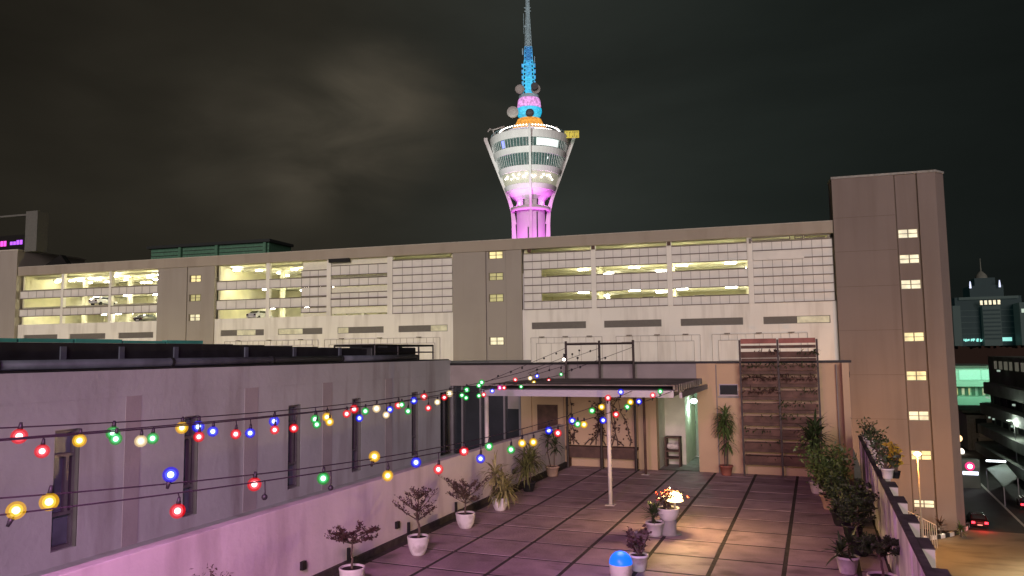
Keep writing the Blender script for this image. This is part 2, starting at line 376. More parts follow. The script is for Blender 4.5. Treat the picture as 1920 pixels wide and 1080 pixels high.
# decks ------------------------------------------------------------------------------
DEP = 16.
def deck(a, b, z, top, lamps, cols, power=130, col=(1, .92, .50), extra=(), hw=.85):
    d = MB(); d.box(a, b, .5, DEP, z-.28, z); d.build('deck_floor', 'deck_floor', CP)
    MB().box(a, b, .5, DEP, top, top+.02).build('deck_ceiling', 'deck_ceil', CP)
    bw = MB(); bw.box(a, b, DEP, DEP+.3, z, top)
    bw.box(a-.01, a+.3, .5, DEP, z, top); bw.box(b-.3, b+.01, .5, DEP, z, top)
    for k in range(int((b-a)//3.2)): x = a+1.6+k*3.2; bw.box(x-.08, x+.08, DEP-.12, DEP, z+1.0, top)
    bw.build('deck_wall', 'deck_wall', CP)
    cm = MB()
    for x in cols:
        for y in (6., 12.): cm.box(x-.3, x+.3, y-.3, y+.3, z, top)
    # beams and service pipes under the ceiling
    for y in (3., 6., 9., 12.): cm.box(a+.3, b-.3, y-.12, y+.12, top-.32, top-.01)
    for x in cols: cm.box(x-.15, x+.15, .6, DEP-.1, top-.42, top-.33)
    cm.tube([(a+.3, 2.2, top-.25), (b-.3, 2.2, top-.25)], .06, 6)
    cm.build('deck_column', 'deck_ceil', CP)
    for (x, y) in list(lamps)+list(extra):
        f = MB(); f.box(x-hw, x+hw, y-.16, y+.16, top-.58, top-.44); o = f.build('strip_lamp', 'tube', CP)
        if (x, y) in extra: continue
        MB().box(x-.7*hw, x+.7*hw, y-.05, y+.05, top-.46, top-.33).build('lamp_bracket', 'concrete', o)
        lamp('strip_light', 'POINT', (x, y, top-1.6), col, power, CP, shadow_soft_size=.4)
LV = [(8.85, 11.75), (11.95, 14.6), (14.85, 17.2)]
rr = random.Random(3)
for z, t in LV:
    deck(-126.4, -98.6, z, t, [(-121+rr.uniform(-1, 1), 5), (-116+rr.uniform(-1, 1), 3.2), (-111+rr.uniform(-1, 1), 7), (-107+rr.uniform(-1, 1), 3.5), (-101+rr.uniform(-.5, .5), 3)], (-119, -109.5), 330, extra=[(-124+k*2.1+rr.uniform(-.7, .7), rr.choice((2.2, 5.5, 9, 12.5))) for k in range(12)], hw=.42)
    deck(-87.7, -49.2, z, t, [(-83, 4), (-77, 4.5), (-70, 6), (-62, 6), (-54, 6)], (-80, -69, -59), 360, extra=[(-86+k*2.2+rr.uniform(-.7, .7), rr.choice((2.4, 8, 12))) for k in range(7)], hw=.5)
for z, t in [(9.0, 11.95), (12.25, 15.1), (15.4, 17.2)]:
    deck(-38.9, -.3, z, t, [(-31.5, 4.2), (-24.5, 4.), (-18.2, 4.2), (-12., 4.), (-5, 5)], (-29.3, -19.5, -9.7), 300, extra=[(-34+k*4.1+rr.uniform(-.9, .9), rr.choice((8, 11))) for k in (1, 3, 6)], hw=.7)
# white screens: panels, dark horizontal rails, thin posts --------------------------------
def screen(a, b, rows, step=1.12):
    p = MB(); r = MB(); q = MB(); segs = []
    for k in rows:
        if segs and abs(segs[-1][1]-B(k)) < .02: segs[-1][1] = B(k+1)
        else: segs.append([B(k), B(k+1)])
    n = max(1, round((b-a)/step))
    for z0, z1 in segs:
        p.box(a, b, .02, .06, z0+.05, z1-.05)
        for i in range(n+1):
            x = a+(b-a)*i/n; q.box(x-.03, x+.03, -.05, -.01, z0, z1)
    for k in set(rows) | {k+1 for k in rows}: r.box(a, b, -.14, .015, B(k)-.05, B(k)+.05)
    o = p.build('screen_panel', 'screen', CP)
    r.build('rail_lines', 'rail', o); q.build('screen_posts', 'frame_l', o)  # thin upright posts of the screen in one mesh
def pier(x0, x1): MB().box(x0, x1, -.1, .45, R0-.02, 17.25).build('white_pier', 'pwhite', CP)
# section 3 (right)
for a, b in ((-38.85, -36.4), (-36.4, -29.65), (-29.0, -19.85), (-19.2, -10.0), (-9.35, -.15)):
    full = b < -36 or a > -9.5
    screen(a, b, (0, 1, 2, 3, 4, 5, 6) if full else (0, 2, 3, 5, 6))
for a, b in ((-29.65, -29.0), (-19.85, -19.2), (-10.0, -9.35)): pier(a, b)
bl = MB(); bl.box(-9.3, -3.4, -.2, -.15, B(5)-.15, B(6)-.2); bl.box(-9.3, -3.4, -.25, -.12, B(6)-.22, B(6)-.12); bl.build('roller_blind', 'screen', CP)
tp = MB()
for a, b in ((-9.5, -4.9), (-4.4, -3.4), (-3.3, -.4)): tp.box(a, b, -.2, -.1, 16.72, 16.82); tp.box(a, b, -.2, -.1, 17.08, 17.18); tp.box(a, a+.1, -.2, -.1, 16.82, 17.08); tp.box(b-.1, b, -.2, -.1, 16.82, 17.08)
tp.box(-9.75, -9.45, -.25, -.05, 16.5, 17.1); tp.build('pipe_run', 'rail', CP)
for x in (-38.0, -29.3, -19.5): MB().box(x-.22, x+.22, -.3, -.11, 16.75, 17.22).build('bracket', 'wooddk', CP)
# section 2 (middle)
def bands(a, b, zz):
    for z0, z1 in zz:
        n = max(1, round((b-a)/1.6)); p = MB().box(a, b, .02, .06, z0+.05, z1-.05); o = p.build('screen_panel', 'screen', CP)
        r = MB(); r.box(a, b, -.14, .015, z0-.06, z0+.05); r.box(a, b, -.14, .015, z1-.05, z1+.06); r.build('rail_lines', 'rail', o)
        q = MB()
        for i in range(n+1): x = a+(b-a)*i/n; q.box(x-.035, x+.035, -.05, -.01, z0, z1)
        q.build('screen_posts', 'frame_l', o)
for a, b in ((-87.6, -78.9), (-78.3, -72.9)): bands(a, b, ((13.45, 14.75), (10.45, 11.85)))
bands(-72.9, -68.7, ((9.6, 10.3), (10.45, 11.85), (12.0, 13.35), (13.45, 14.75), (14.9, 15.8)))
bands(-68.0, -59.0, ((10.3, 11.4), (11.5, 12.3), (13.3, 14.4), (14.9, 16.3)))
screen(-58.2, -49.15, (0, 1, 2, 3, 4, 5, 6), 1.5)
cur = MB()
for a, b, z0, z1 in ((-72.9, -68.7, 15.9, 17.1), (-68., -59., 12.4, 13.2), (-68., -59., 9.3, 10.2), (-68., -59., 16.4, 17.2), (-72.9, -68.7, 9.1, 9.5)): cur.box(a, b, .3, .34, z0, z1)
cur.build('roller_blind', 'deck_ceil', CP)
for a, b in ((-78.9, -78.3), (-68.7, -68.0), (-59.0, -58.2)): pier(a, b)
MB().box(-68.2, -64.8, -.5, -.2, 16.75, 17.3).build('dark_duct', 'black', CP)
for a, b in ((-126.4, -117.7), (-117.2, -108.0), (-107.5, -98.6)): bands(a, b, ((13.4, 14.65), (10.4, 11.6)))
for a, b in ((-117.7, -117.2), (-108.0, -107.5)): pier(a, b)
# thin frames fixed on the lower white wall
def wframe(x0, x1, z0, z1):
    f = MB(); t = .05
    for q in (0, .75):
        f.box(x0+q, x1-q, -.12, -.05, z1-q-t, z1-q); f.box(x0+q, x0+q+t, -.12, -.05, z0, z1-q-t); f.box(x1-q-t, x1-q, -.12, -.05, z0, z1-q-t)
    f.box(x0+.8, x1-.8, -.11, -.06, z0+1.5, z0+1.55)
    for k in range(1, 4): x = x0+.8+(x1-x0-1.6)*k/4; f.box(x-.02, x+.02, -.11, -.06, z0, z1-.8)
    n = int((x1-x0)/1.0)
    for k in range(n+1): x = x0+(x1-x0)*k/n; f.box(x-.02, x+.02, -.1, -.06, z1-.75, z1-.05)
    o = f.build('sign_frame', 'frame_l', CP)
    l = MB()
    for k in range(3): x = x0+(x1-x0)*(k+.5)/3; l.box(x-.35, x+.35, -.6, -.4, z1+.02, z1+.12); l.box(x-.03, x+.03, -.42, -.05, z1, z1+.04)
    l.build('frame_lamp', 'rail', o)
for a, b in ((-38.0, -28.4), (-26.6, -16.0), (-14.6, -3.4)): wframe(a, b, .5, 5.3)
wframe(-86, -70, 2.0, 5.6); wframe(-69, -51, 2.0, 5.6)
# left high block --------------------------------------------------
LB = frt('side_block', 'beige block rising above the roof at the far left end of the car park', 'building')
MB().box(-150, -126.7, -.6, 13, GZ, 21.55).build('wall', 'pbeige', LB)
MB().box(-150, -126.5, -.7, 13.2, 21.55, 21.75).build('coping', 'concrete_l', LB)
sb = frt('led_sign', 'magenta moving-letter display in a steel frame above the far left block', 'sign')
f = MB(); f.box(-150, -124.9, -.7, -.3, 27.35, 27.65); f.build('top_beam', 'darkpost', sb)
MB().box(-124.9, -122.4, -.9, 1.2, 21.2, 28.0).build('side_post', 'darkpost', sb)
MB().box(-150, -125.0, -.5, -.2, 21.8, 24.2).build('display_case', 'black', sb)
M['led'] = emis('led_magenta', (1, .10, .75), 1.2); M['led2'] = emis('led_violet', (.5, .12, 1), 1.2)
g = MB(); g2 = MB(); rr = random.Random(5)
for k in range(34):
    x = -149.5+k*.7; tgt = g2 if x > -129 else g
    if k % 5 != 4: tgt.box(x, x+.55, -.56, -.52, 22.4+rr.choice((0, .15)), 23.1+rr.choice((0, .2)))
g.build('letters', 'led', sb); g2.build('letters', 'led2', sb)
ad = frt('lit_billboard', 'pale lit poster panel at the left edge beside the car park', 'billboard')
MB().box(-140, -131.6, -.95, -.62, 7.4, 11.8).build('case', 'black', ad)
MB().box(-139.8, -131.8, -1.0, -.955, 7.6, 11.6).build('panel', emis('poster_white', (.9, .95, 1), .6), ad)
# black wedge on the roof, put in for the diagonal shadow by the block
wd = frt('roof_shadow_wedge', 'black wedge put in for the diagonal shadow beside the left block', 'wall')
q = MB(); q.v = [(-126.4, 3, 17.65), (-118.5, 3, 17.65), (-121.5, 3, 21.0), (-126.4, 3, 18.6), (-126.4, 4, 17.65), (-118.5, 4, 17.65), (-121.5, 4, 21.0), (-126.4, 4, 18.6)]
q.f = [(0, 1, 2, 3), (7, 6, 5, 4), (0, 4, 5, 1), (1, 5, 6, 2), (2, 6, 7, 3), (3, 7, 4, 0)]; q.build('slab', 'black', wd)
# green roof structure
gs = frt('green_roof_shed', 'low green sheeted shed with dark top beam on the car park roof', 'shed')
a0 = fac(283, 487, 4).x; a1 = fac(505, 473, 4).x
w = MB(); w.box(a0, a1, 4, 4.1, 17.6, 21.1); w.box(a1-.1, a1, 4, 10, 17.6, 21.1); w.build('sheet', 'greensteel', gs)
w = MB(); w.box(a0-.3, a1+.5, 3.3, 10, 21.1, 21.55); w.build('roof', 'farblk', gs)
for x in (a0+6, a0+13, a1-.6): MB().box(x-.25, x+.25, 3.5, 3.99, 17.6, 21.1).build('post', 'greensteel', gs)
w = MB()
for k in range(5): w.box(a0, a1, 3.9, 3.98, 18.0+k*.62, 18.08+k*.62)
w.build('batten', 'farblk', gs)
# yellow street lamps at the foot of the left half of the facade
for k, (u, v) in enumerate(((-112, -15), (-86, -15), (-62, -15))):
    w_ = XF @ V((u, v, GZ)); t = thing('street_lamp', ('left', 'middle', 'right')[k]+' of three yellow street lamps in the back street below the car park', 'street lamp', w_, 0, 'back street lamps')
    MB().tube([(0, 0, 0), (0, 0, 9)], [.1, .06], 8).build('pole', 'post_w', t); MB().box(-.2, .2, -.5, .5, 9, 9.15).build('lamp_head', 'tube', t)
    lamp('street_light', 'POINT', w_+V((0, 0, 8.7)), (1, .88, .34), 6500, shadow_soft_size=.4)
# stair tower (right) --------------------------------------------------
TW = frt('stair_tower', 'tall brown stair tower with a column of lit windows right of the car park', 'tower')
tw = [(16.1, 17.2), (13.1, 14.2), (10.1, 11.22), (4.0, 5.1), (-.5, .63), (-5.05, -3.95), (-9.5, -8.4), (-14.85, -13.95)]
def towerz(u): return 23.9-.02*u
bd = MB(); bd.box(.02, 6.8, -.8, 2.2, GZ, 23.7)
bd.prism([(9.3, -.8), (11.2, -.8), (12.4, .6), (12.4, 9), (9.3, 9)], GZ, 23.7); bd.box(6.8, 9.3, 1, 9, GZ, 23.7)
bd.build('wall', 'ptower', TW)
z = GZ; st = MB()
for z0, z1 in sorted(tw):
    st.box(6.95, 9.15, -.68, 1, z, z0); z = z1
st.box(6.95, 9.15, -.68, 1, z, 23.7); st.build('window_strip', 'ptower', TW)
for x in (6.8, 9.15): MB().box(x, x+.15, -.6, -.3, GZ, 23.69).build('groove', 'pgroove', TW)
for z in (18.9, 14.8, 10.6, 5.4, .2, -4.9, -10): MB().box(.05, 6.75, -.803, -.78, z, z+.035).build('panel_joint', 'pgroove', TW)
MB().prism([(-.05, -.9), (11.25, -.9), (12.5, .55), (12.5, 9.1), (6.8, 9.1), (6.8, 2.3), (-.05, 2.3)], 23.7, 23.95).build('coping', 'concrete', TW)
for i, (z0, z1) in enumerate(tw): pane4(TW, 6.97, 9.13, z0, z1, -.62, ('winlit2', 'winlit2', 'winlit2', 'winlit', 'winlit', 'winlit2', 'winlit', 'winlit2')[i])
# ================================================================== TELECOM TOWER (behind the car park)
TD = 340.
def tz(x, y): return atY(x, y, TD)
tc0 = atY(996, 450, TD); TX = tc0.x
KT = thing('telecom_tower', 'tall telecom tower with flared lit head and cyan antenna mast behind the car park', 'tower', (TX, TD, GZ), -math.atan2(TX, -TD)-PI if False else math.atan2(-TX, TD))
def hz(y): return atY(996, y, TD).z - GZ
zc_ = (V((TX, TD, 0))-O).dot(fw); mpp = zc_/F
def R(px): return px*mpp
M['tshaft'] = mat('tower_shaft', (.62, .58, .62), .7, var=.04, nscale=.2)
M['tfin'] = mat('tower_fin', (.62, .60, .60), .7, var=.05, nscale=.3)
M['tglass'] = mat('tower_glass', (.05, .08, .08), .2, var=.5, nscale=.6, emit=(.25, .5, .42), estr=.10)
M['tgold'] = mat('tower_gallery', (.35, .34, .28), .5, emit=(.9, .85, .62), estr=.22)
M['twin'] = emis('tower_window_lit', (.85, .95, .92), 1.0)
M['twin2'] = emis('tower_deck_lit', (.75, .70, .95), .28)
M['tblue'] = emis('tower_window_blue', (.25, .30, 1), 1.4)
M['cyan'] = mat('mast_cyan', (.1, .3, .4), .5, emit=(.0, .33, .80), estr=.75, var=.3, nscale=1., evar=.75)  # coloured floodlight on mast and drums put in as emission
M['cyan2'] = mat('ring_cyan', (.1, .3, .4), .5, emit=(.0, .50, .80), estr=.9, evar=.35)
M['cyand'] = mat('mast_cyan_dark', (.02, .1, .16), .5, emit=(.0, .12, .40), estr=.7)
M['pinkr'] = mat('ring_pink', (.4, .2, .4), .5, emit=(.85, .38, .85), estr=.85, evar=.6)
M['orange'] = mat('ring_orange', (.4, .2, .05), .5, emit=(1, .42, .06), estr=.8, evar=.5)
M['mastgrey'] = mat('mast_grey', (.34, .50, .56), .6, var=.2, nscale=.6)
M['dish'] = mat('dish_grey', (.36, .34, .33), .6)
M['dishd'] = mat('dish_dark', (.05, .05, .06), .6)
M['bulbw'] = emis('tower_bulb', (1, .93, .82), 9)
sh = MB().lathe([(R(27), 0), (R(27), hz(350))], 40); sh.build('shaft', 'tshaft', KT, True)
MB().lathe([(R(36), hz(399)), (R(38), hz(398)), (R(38), hz(391)), (R(36), hz(390)), (R(27), hz(390))], 40).build('ring_beam', 'tfin', KT, True)
def ring(name, prof, m, n=56): return MB().lathe([(R(r), hz(y)) for r, y in prof], n).build(name, m, KT)
ring('soffit', [(27, 378), (36, 370), (43, 364), (45, 362), (47, 362)], 'tfin')
ring('floor_band', [(44, 362.2), (47, 362), (50, 353), (48, 352.7)], 'tfin')
ring('gallery', [(47.5, 353), (54, 332)], 'tgold')
ring('floor_band', [(52, 332.4), (57.5, 332.2), (61, 323), (59, 322.7)], 'tfin')
ring('glazing', [(59.5, 323), (65, 302)], 'tglass')
ring('floor_band', [(63, 302.4), (67.5, 302.2), (70.5, 291.5), (68, 291)], 'tfin')
ring('glazing', [(68.5, 291.4), (72, 276)], 'tglass')
ring('floor_band', [(70, 276.4), (73.5, 276.2), (76.5, 263), (75, 262), (60, 262)], 'tfin')
ring('roof_deck', [(76, 262.2), (0.1, 262)], 'tfin')
ring('inner_drum', [(52, 262), (52, 252), (.1, 251)], 'tfin')
mu = []
for (r0, y0, r1, y1) in ((60, 323, 65.6, 302), (69, 291.4, 72.6, 276)):
    mu.append(MB())
    for k in range(72):
        t = 2*PI*k/72; mu[-1].tube([(R(r0)*math.cos(t), R(r0)*math.sin(t), hz(y0)), (R(r1)*math.cos(t), R(r1)*math.sin(t), hz(y1))], .11, 4, False)
    mu[-1].build('mullion', 'tfin', KT)
def arcpanel(name, r0, y0, r1, y1, t0, t1, m, n=10):
    g = MB(); g.lathe([(R(r0), hz(y0)), (R(r1), hz(y1))], n, a0=math.radians(t0), a1=math.radians(t1)); return g.build(name, m, KT)
arcpanel('lit_window', 69.4, 290, 72.4, 277.5, -80, -42, 'twin'); arcpanel('lit_window', 69.4, 290, 72.4, 277.5, -137, -131, 'tblue', 3)
arcpanel('lit_window', 63.4, 312, 64.2, 308, -60, -58, 'twin', 2)
arcpanel('lit_gallery_wall', 52.4, 259, 52.4, 253, -150, -30, 'twin2', 24)
# fins: curved legs that flare out; front, sides, back
fp = [(36.5, 455), (36.5, 420), (38, 398), (43, 378), (50, 359), (57, 341), (65, 320), (73, 300), (81, 279), (88, 262), (88, 257)]
for k in range(4):
    t = math.radians(-90+90*k); c, s_ = math.cos(t), math.sin(t); tx, ty = -s_, c; w_ = R(4.2)
    g = MB(); prof = [(R(r), hz(y)) for r, y in fp]; prof = [(R(37), 0)]+prof
    for i in range(len(prof)-1):
        (r0, z0), (r1, z1) = prof[i], prof[i+1]; q0, q1 = r0-R(7 if i > 3 else 9), r1-R(7)
        pts = []
        for rr_, zz in ((q0, z0), (r0, z0), (r1, z1), (q1, z1)):
            for sg in (-1, 1): pts.append((c*rr_+tx*w_*sg/2, s_*rr_+ty*w_*sg/2, zz))
        b_ = len(g.v); g.v += pts
        for f_ in ((0, 1, 3, 2), (2, 3, 5, 4), (4, 5, 7, 6), (6, 7, 1, 0), (0, 2, 4, 6), (1, 7, 5, 3)): g.f.append(tuple(b_+j for j in f_))
    g.build('fin', 'tfin', KT)
# slots in the shaft
for t in (-118, -62):
    g = MB(); tt = math.radians(t); g.box(-.35, .35, -R(27)-.15, -R(27)+.3, hz(388), hz(364)); o = g.build('slot', 'dishd', KT); o.rotation_euler = (0, 0, tt+PI/2)
for t in (-101, -64): o = MB().box(-.3, .3, -R(27)-.12, -R(27)+.3, hz(450) - 20, hz(402 if t > -90 else 430)).build('slot', 'dishd', KT); o.rotation_euler = (0, 0, math.radians(t)+PI/2)
# bulbs
g = MB()
for k in range(31):
    t = math.radians(-174+k*5.6); g.ball((R(58)*math.cos(t), R(58)*math.sin(t), hz(250)), R(1.25), 8, 6)
for k in range(20):
    t = math.radians(-80+k*3.4); g.ball((R(63)*math.cos(t), R(63)*math.sin(t), hz(258)), R(.9), 8, 6)
g.build('rim_bulbs', 'bulbw', KT)
g = MB(); rr = random.Random(9)
for t in (-150, -146, -143, -131, -127, -124, -116, -113, -104, -101, -97, -88, -84, -80, -67, -62, -54, -48, -45, -40): g.ball((R(53.5)*math.cos(math.radians(t)), R(53.5)*math.sin(math.radians(t)), hz(rr.uniform(337, 346))), R(1.4), 8, 6)
g.build('gallery_bulbs', 'bulbw', KT)
g = MB()
for k in range(60):
    t = 2*PI*k/60; g.tube([(R(74)*math.cos(t), R(74)*math.sin(t), hz(262)), (R(74)*math.cos(t), R(74)*math.sin(t), hz(257))], .07, 4)
g.lathe([(R(74), hz(257)), (R(74.4), hz(256.6)), (R(73.6), hz(256.6)), (R(74), hz(257))], 56)
g.build('railing', 'mastgrey', KT)
# stacked rings and mast
ring('orange_drum', [(40, 252), (37, 246), (27, 234), (23, 225), (.1, 225)], 'orange')
ring('cyan_drum', [(12, 225), (22, 217), (24.5, 210), (24, 205), (.1, 205)], 'cyan2')
ring('pink_drum', [(21, 204.9), (23, 200), (21.5, 189), (20, 186), (.1, 186)], 'pinkr')
ring('mast_base', [(19, 185.9), (20, 180), (.1, 180)], 'mastgrey')
def section(y0, y1, w0, w1, m, lat, nm):
    z0, z1 = hz(y0), hz(y1); r0, r1 = R(w0)*.58, R(w1)*.58
    MB().lathe([(r0*.85, z0), (r1*.85, z1), (.01, z1)], 4, a0=PI/4, a1=PI/4+2*PI).build(nm, m, KT)
    g = MB(); n = max(2, int((y0-y1)/7))
    for cidx in range(4):
        t = PI/4+cidx*PI/2; t2 = t+PI/2; P = lambda tt, f: (1.3*(r0+(r1-r0)*f)*math.cos(tt), 1.3*(r0+(r1-r0)*f)*math.sin(tt), z0+(z1-z0)*f)
        g.tube([P(t, 0), P(t, 1)], .16, 4)
        for k in range(n): g.tube([P(t, k/n), P(t2, (k+1)/n)], .1, 4); g.tube([P(t, (k+1)/n), P(t2, (k+1)/n)], .1, 4); g.tube([P(t2, k/n), P(t, (k+1)/n)], .1, 4)
    g.build('mast_lattice', lat, KT)
section(180, 145, 20, 20, 'cyan2', 'cyan2', 'mast_section'); section(145, 116, 19, 16, 'cyan', 'cyan2', 'mast_section'); section(116, 89, 15, 13, 'cyand', 'cyan', 'mast_section')
section(89, 61, 11.5, 10, 'mastgrey', 'mastgrey', 'mast_section'); section(61, 33, 9.5, 7, 'mastgrey', 'mastgrey', 'mast_section'); section(33, 0, 6.5, 5.5, 'mastgrey', 'mastgrey', 'mast_section'); section(0, -60, 4, 2, 'mastgrey', 'mastgrey', 'mast_section')
g = MB()
for k in range(5):
    y = 170-k*11
    for sx in (-1, 1): g.box(sx*R(11.5)-.5, sx*R(11.5)+.5, -1, .2, hz(y), hz(y-6))
g.build('panel_antenna', 'cyan', KT)
g = MB(); g.tube([(-R(8), 0, hz(62)), (-R(8), 0, hz(24))], .13, 5); g.tube([(-R(11), 0, hz(102)), (-R(11), 0, hz(90))], .35, 6); g.tube([(R(12), 0, hz(117)), (R(12), 0, hz(105))], .2, 6)
g.box(-R(7), R(6), -.3, .3, hz(14.5), hz(13)); g.box(-R(6), R(6), -.3, .3, hz(21), hz(19)); g.box(-R(7), R(3), -.3, .3, hz(50), hz(47)); g.build('whip_antenna', 'mastgrey', KT)
for (px, py, r, mm) in ((980, 172, 9, 'dish'), (1008, 172, 9, 'dish'), (967, 216, 11, 'dish'), (997, 218, 8, 'dishd')):
    x = (px-996)*mpp*1.08; g = MB().lathe([(.01, 0), (R(r)*.6, .1), (R(r), .6), (R(r), 1.4), (R(r)*.5, 2.0), (.01, 2.1)], 24)
    o = g.build('dish_antenna', mm, KT); o.location = (x, -R(22 if py < 200 else 28)+.5, hz(py)); o.rotation_euler = (PI/2*1.0, 0, math.radians(22*0 + (px-996)*.6))
    o.rotation_euler = (-PI/2, PI, 0)
g = MB(); g.lathe([(.01, 0), (R(7), .0), (R(7), .5), (.01, .5)], 20); o = g.build('dish_cover', 'dishd', KT); o.location = ((1006-996)*mpp*1.08, -R(22)-.9, hz(170)); o.rotation_euler = (PI/2, 0, 0)
# crane arm left and yellow lettered sign right on the deck
g = MB(); g.tube([(-R(66), -2, hz(262)), (-R(70), -2, hz(244)), (-R(76), -3, hz(243)), (-R(80), -3, hz(249))], .35, 6); g.tube([(-R(70), -2, hz(244)), (-R(48), -3, hz(239))], .35, 6); g.build('cleaning_crane', 'dish', KT)
for sx in (-1, 1): MB().tube([(sx*R(52), -3, hz(262)), (sx*R(52), -3, hz(242))], .4, 6).build('crane_mast', 'dish', KT)
sg = MB().box(R(66), R(93), -R(30), -R(30)+.5, hz(268), hz(255)).build('sign_panel', mat('sign_yellow', (.5, .42, .05), .5, emit=(.75, .62, .05), estr=.35), KT)
g = MB()
for k, sx in enumerate((69, 74.5, 80, 84, 88)):
    g.box(R(sx), R(sx)+.16, -R(30)-.08, -R(30)-.03, hz(266), hz(257)) if k % 2 else g.box(R(sx), R(sx)+.5, -R(30)-.08, -R(30)-.03, hz(266), hz(264.5))
    g.box(R(sx), R(sx+3), -R(30)-.08, -R(30)-.03, hz(258), hz(257))
g.build('sign_lettering', 'dishd', sg)
# magenta uplights on the shaft, green-white light on the head
for k, (dx, dy) in enumerate(((-11, -11), (11, -11))):
    l = lamp('magenta_uplight', 'SPOT', (dx*1.15, dy*1.3, hz(560)), (.95, .13, .95), 150000, KT, spot_size=math.radians(36), spot_blend=.6, shadow_soft_size=.5)
    l.rotation_euler = V((-dx*1.05, -dy*.95, 36)).to_track_quat('-Z', 'Y').to_euler()
for k in range(4):
    t = math.radians(-135+90*k+(8 if k else -8)); l = lamp('magenta_ring_light', 'POINT', (R(34)*math.cos(t), R(34)*math.sin(t), hz(385)), (.9, .14, .95), 1000, KT, shadow_soft_size=.5)
l = lamp('head_light', 'SPOT', (-40, -110, 45), (.86, 1, .90), 480000, KT, spot_size=math.radians(19), spot_blend=.5, shadow_soft_size=1)
l.rotation_euler = (V((0, 0, hz(278)))-V((-40, -110, 45))).to_track_quat('-Z', 'Y').to_euler()
# ================================================================== TERRACE
PX, RX, EY = -6.95, .89, 21.1     # left parapet inner face, right parapet inner face, end wall face
TB = thing('terrace_building', 'lower body of the building that carries the roof terrace', 'building', (0, 0, 0))
MB().box(PX-.3, RX+.2, -6, 30, GZ, -.25).build('body', 'concrete_l', TB)
tag(MB().box(PX-.02, RX+.02, -6, EY+.1, -.25, -.005).build('terrace_base', 'joint'), 'dark joints between the terrace paving slabs', kind='structure')
fl_ = MB(); rr = random.Random(2); xs = [-6.79+1.035*k for k in range(8)]
for i in range(8):
    for j in range(-6, 22):
        x0 = xs[i]-.0 ; x1 = x0+1.035; y0 = .46+j*1.0; y1 = y0+1.0
        if i == 7: x1 = RX
        if x1 > RX: x1 = RX
        if y0 > EY or x1-x0 < .1: continue
        y1 = min(y1, EY); g_ = .034; gy = .032; dz = rr.uniform(-.0015, .0015)
        fl_.box(x0+g_, x1-g_, y0+gy, y1-gy, -.03, .0+dz)
tag(fl_.build('terrace_paving', 'paver', bevel=.003), 'stained square paving slabs of the roof terrace', kind='structure')
# left parapet wall
PW = thing('parapet_wall', 'low white parapet wall along the left side of the terrace, lit magenta', 'wall', (0, 0, 0))
MB().box(PX-.18, PX, -6, EY, -.25, 1.19).build('wall', 'parapet', PW, bevel=.012)
MB().box(PX, PX+.05, -6, EY, -.03, .10).build('skirting', 'joint', PW)
sp = MB()
for Y in (8.2, 10.05, 11.9, 13.8, 15.7): p = .14; sp.tube([(PX+.06, Y, .1), (PX+.06, Y, .30)], .03, 6)
sp.build('drain_spout', 'black', PW)
pl = MB()
for (px, py) in ((566, 1060), (743, 984), (962, 884)):
    q = atX(px, py, PX); pl.box(PX, PX+.05, q.y-.045, q.y+.045, q.z-.06, q.z+.06)
pl.build('socket_box', 'black', PW)
# gap floor and neighbour building on the left
LX = -10.7
tag(MB().box(LX, PX-.18, -6, EY, -.1, .2).build('gap_floor', 'plaster'), 'pale flat roof strip between parapet and neighbour', kind='structure')
NB = thing('neighbour_building', 'mauve plastered building with narrow tall windows left of the terrace', 'building', (0, 0, 0))
def yx(px, py): return atX(px, py, LX).y
wins = []
for (a, b) in ((102, 150), (345, 372), (540, 563), (660, 677), (772, 785)): wins.append((yx(a, 850), yx(b, 850)))
wz0, wz1 = .42, 2.22
w = MB(); y = -6
for a, b in wins:
    w.box(LX-.3, LX, y, a, -.1, 3.1); w.box(LX-.3, LX, a, b, wz1, 3.1); w.box(LX-.3, LX, a, b, -.1, wz0); y = b
yd = yx(826, 850); w.box(LX-.3, LX, y, yd, -.1, 3.1); w.box(LX-.3, LX, yd, EY, 2.12, 3.1)
w.box(LX-14, LX-.3, -6, EY+8, GZ, 3.0); w.build('wall', 'plaster', NB)
MB().box(LX, LX+.012, -6, EY, 2.66, 3.1).build('lintel_band', 'plaster', NB)
for (a, b) in ((233, 262), (457, 482), (604, 622), (722, 735)): MB().box(LX, LX+.006, yx(a, 850), yx(b, 850), .2, 2.66).build('pilaster', 'plaster_d', NB)
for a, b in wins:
    f = MB(); x = LX-.16; t = .05
    f.box(x, x+.08, a, a+t, wz0, wz1); f.box(x, x+.08, b-t, b, wz0, wz1)
    for z in (wz0, wz0+.5, wz1-.42, wz1-t): f.box(x+.003, x+.083, a+t, b-t, z, z+t)
    f.box(x, x+.08, b-.28*(b-a)-t, b-.28*(b-a), wz0+.5+t, wz1-.42)
    MB().box(LX-.29, LX-.004, b-.02, b-.002, wz0, wz1).build('reveal_shade', 'darkpost', NB)  # dark lining put in as the shaded side of the reveal
    o = f.build('window', 'alu', NB); MB().box(x-.02, x, a, b, wz0, wz1).build('pane', 'glass_t', o)
f = MB(); f.box(LX-.1, LX-.02, yd, yd+.05, .2, 2.12); f.box(LX-.1, LX-.02, yd+.9, yd+.96, .2, 2.12); o = f.build('door', 'alu', NB); MB().box(LX-.12, LX-.10, yd, EY, .2, 2.12).build('pane', 'glass_d', o)
RF = thing('dark_roof', 'black low roof with zinc gutter pipes on the left neighbour', 'roof', (0, 0, 0))
w = MB(); w.box(LX-3.2, LX-.05, -6, EY, 3.0, 3.13); w.build('roof_sheet', 'darkroof', RF)
w = MB(); n_ = 26
def upz(Y): return 3.56 if Y < 11.6 else 3.56-.0185*(Y-11.6)
